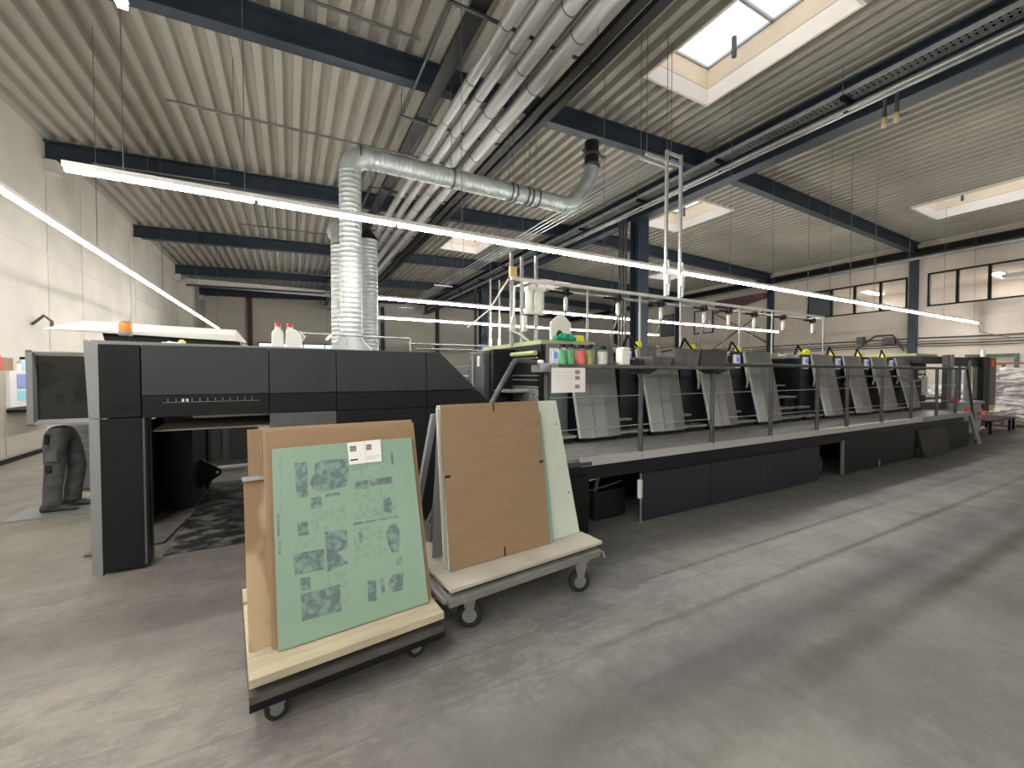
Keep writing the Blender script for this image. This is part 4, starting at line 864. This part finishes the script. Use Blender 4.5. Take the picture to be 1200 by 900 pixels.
heap((17.6,4.9,.0),(.9,.8,.5),'small dark-topped heap behind the low bench',14,9)
# ================================================================ LEFT BACKGROUND
cb_ = thing('control_cabinet','tall beige control cabinet with lit operator screen at the left edge','cabinet',(-4.6,11,0))
put('cabinet_body', box((-4.75,8.6,.10),(-4.42,12.0,1.66)), CABB, cb_, .01); put('plinth', box((-4.72,8.62,0),(-4.46,11.95,.10)), DARK, cb_)
for a,b in ((8.65,9.6),(9.65,10.55),(10.6,11.95)): put('door', box((-4.42,a,.14),(-4.405,b,.98)), CABB, cb_, .004)
put('upper_door', box((-4.42,8.65,1.0),(-4.405,10.55,1.64)), CABB, cb_, .004)
put('console_frame', box((-4.42,10.65,1.0),(-4.36,11.9,1.66)), WHITE, cb_, .006); put('screen', box((-4.36,10.85,1.34),(-4.35,11.8,1.60)), SCRL, cb_, label='lit lilac-blue screen'); put('screen_lower', box((-4.36,10.85,1.12),(-4.35,11.8,1.30)), SCRC, cb_, label='lit cyan lower screen')
put('keyboard_shelf', box((-4.40,10.6,.92),(-4.15,11.9,.97)), DARK, cb_); put('key', tube([(-4.40,11.5,.62),(-4.38,11.5,.60)],.03), DARK, cb_)
bagt = thing('shopping_bag','red and tan paper shopping bag with white ring mark on top of the cabinet','bag',(-4.55,10.4,1.66))
put('bag_body', box((-4.68,9.9,1.66),(-4.50,10.75,1.93)), RED, bagt, .01); put('bag_side', box((-4.66,10.76,1.66),(-4.50,11.1,1.90)), CARD2, bagt, .01)
put('bag_mark', MB().lathe([(.10,0),(.10,.004)],(-4.498,10.35,1.81),20,(1,0,0)), PLWHITE, bagt); put('bag_mark', MB().lathe([(.07,0),(.07,.006)],(-4.497,10.35,1.81),20,(1,0,0)), RED, bagt)
put('bag_mark', MB().lathe([(.035,0),(.035,.008)],(-4.497,10.35,1.81),16,(1,0,0)), PLWHITE, bagt)
put('bag_handle', tube([(-4.5,10.5,1.92),(-4.5,10.55,2.02),(-4.5,10.7,2.02),(-4.5,10.75,1.92)],.008,6), WHITE, bagt)
bx = thing('spray_bottle','small pale blue bottle beside the red bag on the cabinet','bottle',(-4.5,11.35,1.66)); put('bottle_body', MB().lathe([(.07,0),(.07,.18),(.03,.22)],(-4.5,11.4,1.66),12), mat('pale_blue_plastic',(.45,.65,.72),.3), bx); put('cap', MB().lathe([(.035,.22),(.035,.27)],(-4.5,11.4,1.66),12), DARK, bx)
single('white_carton', box((-4.6,11.1,1.66),(-4.45,11.25,1.80)), PLWHITE, 'small white box between the red bag and the pale blue bottle','box', bev=.004)
single('wall_bracket', MB().tube([(-4.76,9.7,2.25),(-4.5,9.7,2.25),(-4.5,9.9,2.25),(-4.5,10.6,2.25),(-4.5,10.6,1.95)],.012,6), WIRE, 'thin pipe frame over the bag at the left edge','bracket')
single('wall_hook', MB().tube([(-4.78,12.5,2.65),(-4.6,12.5,2.85),(-4.55,12.7,2.75),(-4.55,12.7,2.6)],.03,8), DULL, 'small grey hook on the left wall above the raised hood','hook')
wl_ = thing('wall_lamp','small dark wall bracket lamp at the far end of the left light row','lamp',(-4.6,24.8,3.2)); put('arm', MB().tube([(-4.75,24.8,3.5),(-4.3,24.8,3.5),(-4.3,24.8,3.0)],.06), DULL, wl_); put('shade', MB().lathe([(.15,0),(.1,.2)],(-4.1,24.8,2.9),12), LGREY, wl_)
dc = thing('drawer_cabinet','grey drawer cabinet standing just behind the worker','cabinet',(-2.4,7.6,0))
put('body', box((-2.62,7.5,.08),(-1.9,8.1,1.02)), CABB, dc, .01); put('foot_sheet', box((-2.70,7.15,.0),(-1.85,8.15,.04)), PLWHITE, dc)
for i,z in enumerate((.50,.62,.74,.84)): put('drawer', box((-2.58,7.485,z),(-1.94,7.5,z+.095)), LGREY, dc, .003)
put('lower_door', box((-2.58,7.485,.12),(-1.94,7.5,.48)), LGREY, dc, .003); put('parts_on_top', box((-2.35,7.6,1.02),(-2.1,7.8,1.08)), PLWHITE, dc)
single('standing_mat', box((-2.75,6.45,0),(-1.95,7.05,.012)), LGREY, 'thin grey mat under the worker','mat')
# ================================================================ BACKGROUND MACHINE BEHIND THE PRESS
bm_ = thing('background_machine','dark second machine seen through the gap between delivery and first unit','printing press',(6,12,0))
put('body', box((4.6,11.2,0),(8.0,13.0,1.85)), MGREY, bm_, .02); put('dark_band', box((4.58,11.19,1.2),(8.0,11.2,1.7)), DARK, bm_); put('pale_shelf', box((4.4,11.0,.95),(8.0,11.2,1.02)), WALL, bm_)
put('rail', MB().tube([(4.3,10.9,1.55),(8.0,10.9,1.55)],.02).tube([(4.3,10.9,1.15),(8.0,10.9,1.15)],.02).tube([(4.3,10.9,.1),(4.3,10.9,1.55)],.02).tube([(5.2,10.9,.1),(5.2,10.9,1.55)],.02), STEEL, bm_)
put('top_box', box((5.0,11.4,1.85),(6.2,12.0,1.95)), YEL, bm_)
put('upper_rail', MB().tube([(2.6,9.6,2.2),(4.6,9.6,2.2)],.018), STEEL, bm_)
bm2 = thing('background_press','long dark machine row parallel to the press, seen only above the units','printing press',(14,16,0))
put('body', box((9,15.4,.0),(20,17,2.0)), CHAR, bm2); 
for k in range(8): put('lamp_block', box((9.5+1.3*k,15.3,2.0),(10.2+1.3*k,16.8,2.12)), LIME, bm2)

# ================================================================ CARTS
def slab(o_pts_bottom, top_pts, th, nrm):  # leaning board from bottom edge (a,b) to top edge (d,c)
    a,b = map(Vector,o_pts_bottom); d,c = map(Vector,top_pts); n = Vector(nrm).normalized()*th
    return MB().hexa([a,b,b+n,a+n],[d,c,c+n,d+n])
rz1 = math.atan2(2.2-2.1, .73+.17)
c1 = thing('plate_trolley','low wooden-decked trolley on casters, carrying the green printing plate','trolley',(-.17,2.08,0),rz1)
Wd, Dp = .92, .95
put('base_board', MB().box((0,0,.165),(Wd,.10,.20)).box((0,.10,.165),(Wd,Dp,.19)), mat('dark_stained_board',(.09,.085,.08),.6,0,.3,6), c1, local=True)
put('frame_rail', MB().box((0,0,.13),(Wd,.04,.165)).box((0,Dp-.04,.13),(Wd,Dp,.165)).box((0,.04,.13),(.04,Dp-.04,.165)).box((Wd-.04,.04,.13),(Wd,Dp-.04,.165)), DARK, c1, local=True)
for y in (.06,.46,.86): put('bearer', box((.02,y,.20),(Wd-.03,y+.05,.235)), mat('dark_stained_board',(.09,.085,.08),.6,0,.3,6), c1, local=True)
put('deck_plank', MB().hexa([(0,-.0,.235),(Wd,.0,.235),(Wd,.22,.235),(0,.22,.235)],[(0,-.0,.275),(Wd,.0,.275),(Wd,.22,.285),(0,.22,.285)]), PINE, c1, .003, local=True, label='pale pine front plank')
put('deck_plank', box((0,.75,.235),(Wd,.93,.275)), PINE, c1, .003, local=True); put('deck_plank', box((0,.23,.235),(Wd,.74,.262)), PINE, c1, .003, local=True)
def caster(par, x, y, r, ztop, m=RUB, ang=0):
    w = put('wheel', MB().lathe([(r*.55,-.018),(r*.93,-.02),(r,-.008),(r,.008),(r*.93,.02),(r*.55,.018)],(x,y,r),24,(math.sin(ang),math.cos(ang),0)), m, par, local=True)
    put('hub', MB().lathe([(r*.56,-.0195),(r*.56,.0195)],(x,y,r),20,(math.sin(ang),math.cos(ang),0)).lathe([(r*.2,-.026),(r*.2,.026)],(x,y,r),10,(math.sin(ang),math.cos(ang),0)), STEEL, w, local=True)
    f = MB()
    sx, sy = math.sin(ang)*.03, math.cos(ang)*.03
    for s in (-1,1):
        cx, cy = x+sx*s, y+sy*s; dx, dy = math.cos(ang), -math.sin(ang)
        lo = [(cx-dx*.015,cy-dy*.015,r),(cx+dx*.015,cy+dy*.015,r),(cx+dx*.015+sx*.1*s,cy+dy*.015+sy*.1*s,r),(cx-dx*.015+sx*.1*s,cy-dy*.015+sy*.1*s,r)]
        hi = [(cx-dx*.05,cy-dy*.05,ztop-.012),(cx+dx*.05,cy+dy*.05,ztop-.012),(cx+dx*.05+sx*.1*s,cy+dy*.05+sy*.1*s,ztop-.012),(cx-dx*.05+sx*.1*s,cy-dy*.05+sy*.1*s,ztop-.012)]
        f.hexa(lo,hi)
    f.box((x-.055,y-.045,ztop-.012),(x+.055,y+.045,ztop))
    put('caster_fork', f, STEEL, par, local=True)
for x,y in ((.11,.09),(.80,.13),(.11,.80),(.83,.80)): caster(c1,x,y,.052,.13)
# A-frame of trolley 1
for x in (.10,.80): put('frame_support', MB().hexa([(x,.40,.262),(x+.04,.40,.262),(x+.04,.44,.262),(x,.44,.262)],[(x,.48,1.10),(x+.04,.48,1.10),(x+.04,.52,1.10),(x,.52,1.10)]), STEEL, c1, local=True)
def L1w(x,y,z): return c1_m @ Vector((x,y,z))
c1_m = WM[c1.name]
# boards in world space, on plank top z .283
zb0 = .285
nrm = (-.09,.97,.26)
def board(name, x0,x1,xt0,xt1,yb0,yb1,yt0,yt1,zbm,zt0,zt1,th,m,lab,cat,bev=.002):
    return single(name, slab([(x0,yb0,zbm),(x1,yb1,zbm)],[(xt0,yt0,zt0),(xt1,yt1,zt1)],th,nrm), m, lab, cat, bev=bev, origin=((x0+x1)/2,(yb0+yb1)/2,zbm))
gp = thing('printing_plate','large green coated aluminium plate with faint grey page images','printing plate',(.3,2.24,.285))
a,b,d_,c_ = V(-.062,2.215,.288),V(.688,2.295,.288),V(-.088,2.50,1.205),V(.668,2.58,1.202)
put('plate', slab([a,b],[d_,c_],.004,nrm), GREEN, gp)
def uvp(u,v,off): p = a.lerp(b,u).lerp(d_.lerp(c_,u),v); return p - Vector(nrm).normalized()*off
def px_uv(x,y):   # measured on the photograph's plate (corners of the plate in that crop)
    # bilinear inverse by iteration
    A,B,D,C = (62,888),(632,694),(36,90),(578,42)
    u=v=.5
    for _ in range(12):
        X = (1-v)*((1-u)*A[0]+u*B[0])+v*((1-u)*D[0]+u*C[0]); Y = (1-v)*((1-u)*A[1]+u*B[1])+v*((1-u)*D[1]+u*C[1])
        Xu = (1-v)*(B[0]-A[0])+v*(C[0]-D[0]); Xv = (1-u)*(D[0]-A[0])+u*(C[0]-B[0]); Yu = (1-v)*(B[1]-A[1])+v*(C[1]-D[1]); Yv = (1-u)*(D[1]-A[1])+u*(C[1]-B[1])
        det = Xu*Yv-Xv*Yu; ex, ey = x-X, y-Y; u += (ex*Yv-ey*Xv)/det; v += (Xu*ey-Yu*ex)/det
    return u,v
def patch(name, pts, m, th=.0008, off=.0):
    q = [px_uv(*p) for p in pts]; n = len(q); lo = [uvp(u,v,off) for u,v in q]; hi = [uvp(u,v,off+th) for u,v in q]
    put(name, MB().add(lo+hi,[tuple(range(n))[::-1],tuple(range(n,2*n))]+[(i,(i+1)%n,(i+1)%n+n,i+n) for i in range(n)]), m, gp)
for pts in ([(113,150),(156,147),(160,295),(120,298)],[(185,155),(205,142),(305,132),(312,180),(300,250),(260,262),(205,276),(175,262),(165,235),(180,200)],[(168,300),(205,294),(210,340),(170,346)],[(218,284),(275,274),(276,288),(218,298)],
            [(122,400),(158,396),(162,450),(124,454)],[(335,232),(385,225),(388,260),(336,266)],[(390,225),(485,208),(488,238),(392,250)],[(484,108),(493,108),(496,158),(487,160)],
            [(450,300),(475,295),(492,335),(475,362),(452,355),(445,320)],[(325,402),(400,390),(450,375),(508,366),(510,378),(400,396),(326,412)],[(472,410),(505,398),(516,440),(508,512),(480,516),(462,480),(458,440)],
            [(218,438),(300,430),(302,500),(262,520),(305,560),(226,596)],[(107,525),(216,505),(220,585),(115,607)],[(345,440),(358,435),(364,478),(350,484)],
            [(132,620),(164,614),(168,662),(134,668)],[(134,680),(272,642),(276,742),(138,780)],[(376,628),(410,622),(412,700),(378,708)],[(428,618),(442,614),(446,668),(432,672)],[(455,640),(480,600),(525,588),(520,655),(480,668)],[(500,540),(520,525),(522,560),(495,565)]):
    patch('printed_image', pts, INKP)
for pts in ([(330,275),(500,245),(506,362),(330,395)],[(110,470),(212,455),(214,500),(112,515)],[(322,425),(455,405),(460,520),(330,560)],[(170,350),(300,330),(302,425),(172,440)],[(60,110),(68,108),(72,345),(64,350)],[(180,610),(300,590),(306,700),(284,720),(276,640),(180,655)],[(320,170),(480,150),(482,205),(325,225)],[(360,640),(368,638),(368,694),(362,696)]):
    patch('faint_text_block', pts, INKL, .0005)
patch('register_strip', [(56,364),(62,363),(64,450),(58,452)], INKP); patch('register_strip', [(60,476),(68,474),(68,522),(62,524)], INKP)
pn = thing('paper_note','two white printed label pages taped at the top edge of the green plate','paper',(.3,2.5,1.1))
def npatch(name, pts, m, th, off, par):
    q = [px_uv(*p) for p in pts]; n = len(q); lo = [uvp(u,v,off) for u,v in q]; hi = [uvp(u,v,off+th) for u,v in q]
    put(name, MB().add(lo+hi,[tuple(range(n))[::-1],tuple(range(n,2*n))]+[(i,(i+1)%n,(i+1)%n+n,i+n) for i in range(n)]), m, par)
npatch('page', [(304,66),(373,57),(377,152),(312,160)], PAPER, .002, .003, pn); npatch('page', [(374,57),(440,50),(444,144),(378,151)], PAPER, .002, .003, pn)
for i in range(5): npatch('printed_line', [(314,80+5*i),(340,77+5*i),(340,80+5*i),(314,83+5*i)], DARK, .0006, .005, pn); npatch('printed_line', [(380,73+5*i),(402,70+5*i),(402,73+5*i),(380,76+5*i)], DARK, .0006, .005, pn)
npatch('printed_line', [(316,137),(346,133),(346,139),(316,143)], DARK, .0006, .005, pn); npatch('printed_line', [(382,124),(436,118),(436,120),(382,126)], INKB, .0006, .005, pn); npatch('printed_line', [(382,132),(420,128),(420,130),(382,134)], INKB, .0006, .005, pn)
board('cardboard_sheet', -.075,.715,-.118,.700,2.238,2.318,2.556,2.643,.287,1.294,1.288,.006,CARD,'large brown cardboard sheet directly behind the green plate','cardboard')
board('cardboard_sheet', -.09,.705,-.135,.690,2.249,2.329,2.570,2.657,.287,1.31,1.305,.006,CARD2,'second, slightly taller cardboard sheet behind the first, left trolley','cardboard')
ply = board('plywood_board', -.185,.60,-.218,.56,2.275,2.35,2.53,2.62,.287,1.045,1.04,.014,PLY,'knotty plywood board sticking out left of the cardboard sheets','board')
cp_ = put('metal_strip', slab([(-.221,2.51,1.047),(.0,2.535,1.047)],[(-.224,2.52,1.062),(.0,2.545,1.062)],.04,(0,1,0)), LGREY, None); cp_.parent = ply; cp_.location = -ply.location
board('cardboard_sheet', -.17,.45,-.205,.42,2.33,2.40,2.62,2.70,.287,1.30,1.29,.006,CARD,'rearmost cardboard sheet showing only at the upper left of the trolley','cardboard')
pr_ = thing('rolled_sheets','small bundle of upright metallic sheets between the rear cardboard and plywood','sheets',(-.1,2.6,.29))
for i in range(4): put('sheet', slab([(-.13+.012*i,2.44,.29),(-.125+.012*i,2.44,.29)],[(-.145+.012*i,2.60,1.24),(-.14+.012*i,2.60,1.24)],.10,(0,1,0)), [LGREY,WHITE,MGREY,WHITE][i], pr_)
# ------------- trolley 2
rz2 = math.atan2(2.38-2.25, 2.034-.80)
c2 = thing('board_trolley','grey steel board trolley on large casters, carrying the brown and mint boards','trolley',(.80,2.25,0),rz2)
W2, D2 = 1.24, .78
def prof(a,b,m=STEEL,n='frame_rail'): put(n, box(a,b), m, c2, .003, local=True)
FR = mat('light_frame_steel',(.32,.315,.30),.45,.5,.2,6)
prof((0,0,.24),(W2,.04,.285),FR); prof((0,D2-.04,.24),(W2,D2,.285),FR); prof((0,.04,.24),(.04,D2-.04,.285),FR); prof((W2-.04,.04,.24),(W2,D2-.04,.285),FR)
for x in (.35,.75): prof((x,.04,.245),(x+.04,D2-.04,.28),FR)
put('deck_sheet', box((0.0,0.005,.285),(W2,D2,.292)), FR, c2, local=True)
for x,y in ((.2,.13),(1.07,.05),(.2,.65),(1.07,.65)): caster(c2,x,y,.082 if y<.3 else .08,.24,ang=.5 if x<.5 else .35)
for i in range(4): put('tube_stub', tube([(-.045,.12+.16*i,.20),(-.045,.12+.16*i,.262)],.020,12), DULL, c2, local=True)
put('side_rail', box((-.03,.02,.262),(0,D2,.285)), FR, c2, .002, local=True)
put('front_hook', MB().tube([(W2-.02,.05,.29),(W2+.03,-.0,.26),(W2+.04,.0,.22)],.008,6), STEEL, c2, local=True)
bz = .31
for y in (.08,.40,.68): put('bearer', box((.02,y,.292),(W2,y+.05,.315)), DULL, c2, local=True)
put('base_board', MB().hexa([(0.02,.02,.315),(W2+.04,.02,.315),(W2+.04,.40,.315),(.02,.40,.315)],[(0.02,.02,.337),(W2+.04,.02,.337),(W2+.04,.40,.337),(.02,.40,.337)]), BOARDW, c2, .002, local=True, label='pale scuffed front base board')
put('base_board', box((.02,.41,.315),(W2,.76,.332)), BOARDW, c2, .002, local=True)
nrm2 = (-.10,.965,.24)
zt = .339
def b2(name, x0,x1,xt0,xt1,yb,yt,zt_,th,m,lab,cat='board',skew=.09):
    n = (x1-x0); return single(name, slab([(x0,yb,zt),(x1,yb+skew*n,zt)],[(xt0,yt,zt_),(xt1,yt+skew*(xt1-xt0),zt_)],th,nrm2), m, lab, cat, bev=.002, origin=((x0+x1)/2,yb,zt))
b2('cardboard_sheet', .885,1.70,.905,1.735,2.475,2.715,1.388,.006,CARD,'brown cardboard sheet with black tape marks on the right trolley','cardboard')
for (u0,u1,v0,v1) in ((.495,.508,.94,1.0),(.0,.05,.545,.56),(.95,1.0,.555,.57),(.50,.515,.005,.06)):
    A_,B_,D2_,C2_ = V(.885,2.475,zt),V(1.70,2.475+.09*.815,zt),V(.905,2.715,1.388),V(1.735,2.715+.09*.83,1.388)
    f = lambda u,v,o: A_.lerp(B_,u).lerp(D2_.lerp(C2_,u),v) - Vector(nrm2).normalized()*o
    single('tape_mark', MB().hexa([f(u0,v0,.002),f(u1,v0,.002),f(u1,v0,.0005),f(u0,v0,.0005)],[f(u0,v1,.002),f(u1,v1,.002),f(u1,v1,.0005),f(u0,v1,.0005)]), DARK, 'black tape mark at the '+('top' if v1==1 else 'bottom' if v0<.1 else 'left' if u0==0 else 'right')+' edge of the brown cardboard', 'tape')
b2('green_sheet', .90,1.745,.915,1.775,2.492,2.735,1.295,.004,mat('teal_green_sheet',(.20,.38,.30),.45),'green sheet showing as a narrow strip between brown and mint boards','printing plate')
b2('mint_board', .89,2.02,.905,1.975,2.515,2.79,1.375,.018,MINT,'large mint-white board at the back of the right trolley')
M0,M1,M2,M3 = V(.89,2.515,zt),V(2.02,2.515+.09*1.13,zt),V(.905,2.79,1.375),V(1.975,2.79+.09*1.07,1.375)
for u,v in ((.955,.82),(.96,.30),(.02,.87)):
    p = M0.lerp(M1,u).lerp(M2.lerp(M3,u),v); single('board_bolt', MB().lathe([(.006,0),(.006,.003)],tuple(p-Vector(nrm2).normalized()*.004),10,(0,-1,0)), DARK, 'small black bolt '+('high' if v>.8 else 'low')+' on the '+('right' if u>.5 else 'left')+' edge of the mint board','bolt')
b2('edge_board', .862,.885,.885,.905,2.52,2.735,1.36,.02,BOARDW,'pale board edge left of the brown cardboard')
# rear leaning sheets of the A-frame
single('rear_sheet', slab([(.915,3.0,.334),(2.0,3.08,.334)],[(.955,2.86,1.345),(1.92,2.93,1.345)],.012,(0,1,0)), mat('grey_sheet_dark',(.13,.14,.14),.5), 'dark grey sheet leaning on the back of the right trolley','sheet')
for q in ([(.02,.72,.332),(.06,.72,.332),(.06,.76,.332),(.02,.76,.332)],[(.13,.53,1.32),(.17,.53,1.32),(.17,.57,1.32),(.13,.57,1.32)]),([(1.1,.62,.332),(1.14,.62,.332),(1.14,.66,.332),(1.1,.66,.332)],[(1.1,.48,1.25),(1.14,.48,1.25),(1.14,.52,1.25),(1.1,.52,1.25)]):
    put('support_frame', MB().hexa(*q), LGREY, c2, local=True, label='light grey side frame')
put('inner_sheet', MB().hexa([(.10,.48,.332),(1.1,.48,.332),(1.1,.485,.332),(.10,.485,.332)],[(.15,.50,1.28),(1.1,.50,1.28),(1.1,.505,1.28),(.15,.505,1.28)]), LGREY, c2, local=True)

# ================================================================ PERSON
pe = thing('person','worker in grey cargo trousers and dark shirt standing behind the black panel','person',(-2.38,6.78,0))
def skinfig(name, nodes, edges, m, root, par, sub=2):
    me = bpy.data.meshes.new(name); me.from_pydata([n[:3] for n in nodes], edges, []); o = bpy.data.objects.new(name, me); COL.objects.link(o)
    o.parent = par; me.materials.append(m)
    sk = o.modifiers.new('skin','SKIN'); sk.use_smooth_shade = True; sl = me.skin_vertices[0].data
    for i,n in enumerate(nodes): r = n[3]; sl[i].radius = r if isinstance(r,tuple) else (r,r); sl[i].use_root = (i==root)
    ss = o.modifiers.new('sub','SUBSURF'); ss.levels = sub; ss.render_levels = sub; return o
# faces +x; leaning forward over the stack. local coords
bn_ = [(0,0,1.00,.15),(.02,0,1.15,.145),(.07,0,1.32,.15),(.11,0,1.43,.10),(.13,0,1.49,.055),(.15,0,1.56,.055),
       (.10,.18,1.41,.065),(.16,.23,1.20,.05),(.34,.18,1.10,.04),(.42,.15,1.11,.032),
       (.10,-.18,1.41,.065),(.16,-.23,1.20,.05),(.34,-.18,1.10,.04),(.42,-.15,1.11,.032)]
skinfig('body', bn_, [(0,1),(1,2),(2,3),(3,4),(4,5),(3,6),(6,7),(7,8),(8,9),(3,10),(10,11),(11,12),(12,13)], SHIRT, 0, pe)
tn = [(0,0,.97,(.155,.14)),(0,0,1.03,(.15,.13)),(.01,.085,.88,.115),(.06,.095,.70,.105),(.10,.10,.50,.092),(.07,.10,.30,.088),(.05,.10,.12,.085),(.05,.10,.07,.088),
      (-.01,-.085,.88,.115),(-.02,-.095,.70,.105),(-.02,-.10,.50,.092),(-.04,-.10,.30,.088),(-.05,-.10,.12,.085),(-.05,-.10,.07,.09)]
skinfig('trousers', tn, [(0,1),(0,2),(2,3),(3,4),(4,5),(5,6),(6,7),(0,8),(8,9),(9,10),(10,11),(11,12),(12,13)], TROU, 0, pe)
put('belt', MB().lathe([(.162,0),(.164,.02),(.162,.04)],(0,0,1.03),24), DARK, pe, local=True); put('belt_tag', box((-.02,-.166,1.03),(.0,-.16,1.06)), PLWHITE, pe, local=True)
put('knee_patch', box((-.07,-.196,.47),(-.01,-.18,.56)), TROUD, pe, .01, local=True); put('pocket_patch', box((-.07,-.200,.80),(-.03,-.18,.92)), TROUD, pe, .008, local=True); put('cargo_pocket', box((-.06,-.207,.60),(.04,-.185,.74)), TROU, pe, .01, local=True)
for y,x in ((.10,.06),(-.10,-.04)):
    sh_ = MB(); n = 12
    prof_ = [(-.10,.045,.09),(-.05,.05,.10),(.05,.05,.085),(.12,.05,.06),(.18,.045,.045),(.205,.02,.025)]
    vs = []
    for (px_,w,h) in prof_:
        for k in range(8):
            a_ = 2*math.pi*k/8; vs.append((x+px_, y+w*math.cos(a_), max(.013, .013+h*.5*(1+math.sin(a_))*1.0)))
    fs = [(i*8+k,i*8+(k+1)%8,(i+1)*8+(k+1)%8,(i+1)*8+k) for i in range(5) for k in range(8)]+[tuple(range(8)),tuple(range(40,48))]
    sh_.add(vs,fs,True); put('shoe', sh_, BOOT, pe, local=True)
hd_ = MB()
bm = bmesh.new(); bmesh.ops.create_uvsphere(bm, u_segments=20, v_segments=16, radius=1)
for v in bm.verts:
    x,y,z = v.co; k = .8 if z < -.4 else 1
    v.co = Vector((x*.098*k+(.012 if x>.8 and abs(z)<.25 else 0)+.0, y*.076*k, z*.118))
hd_.v = [v.co+Vector((.175,0,1.66)) for v in bm.verts]; hd_.f = [tuple(w.index for w in f.verts) for f in bm.faces]; hd_.sm = [True]*len(hd_.f); bm.free()
hh = put('head', hd_, SKIN, pe, local=True)
put('nose', MB().prism([(.268,1.67),(.298,1.635),(.265,1.63)],'y',-.012,.012), SKIN, hh, .004, local=True); put('mouth', box((.250,-.022,1.60),(.262,.022,1.606)), mat('lips',(.45,.18,.15),.6), hh, local=True)
for s in (-1,1):
    put('eye', MB().lathe([(.002,-.01),(.011,-.004),(.011,.004),(.002,.01)],(.262,s*.032,1.675),10,(1,0,0)), DARK, hh, local=True); put('ear', MB().lathe([(.012,-.008),(.026,0),(.012,.008)],(.17,s*.077,1.66),10,(0,1,0)), SKIN, hh, local=True)
hr = MB(); bm = bmesh.new(); bmesh.ops.create_uvsphere(bm, u_segments=20, v_segments=16, radius=1)
bmesh.ops.delete(bm, geom=[v for v in bm.verts if v.co.z < .15 and v.co.x > -.3 or v.co.z < -.45], context='VERTS'); bm.verts.index_update()
hr.v = [Vector((v.co.x*.106+.165, v.co.y*.084, v.co.z*.125+1.665)) for v in bm.verts]; hr.f = [tuple(w.index for w in f.verts) for f in bm.faces]; hr.sm = [True]*len(hr.f); bm.free()
put('hair', hr, HAIR, hh, local=True)
for s in (-1,1):
    nodes = [(.42,s*.15,1.11,.03),(.50,s*.14,1.11,(.022,.036))]; edges = [(0,1)]
    for j,(dy,L) in enumerate(((-.028,.068),(-.009,.078),(.010,.074),(.028,.058))):
        i0 = len(nodes); nodes += [(.52,s*.14+dy,1.112,.010),(.52+L*.55,s*.14+dy*1.15,1.105,.009),(.52+L,s*.14+dy*1.2,1.085,.008)]; edges += [(1,i0),(i0,i0+1),(i0+1,i0+2)]
    i0 = len(nodes); nodes += [(.46,s*.10,1.105,.011),(.50,s*.075,1.09,.010)]; edges += [(0,i0),(i0,i0+1)]
    skinfig('hand', nodes, edges, SKIN, 0, pe, 1)
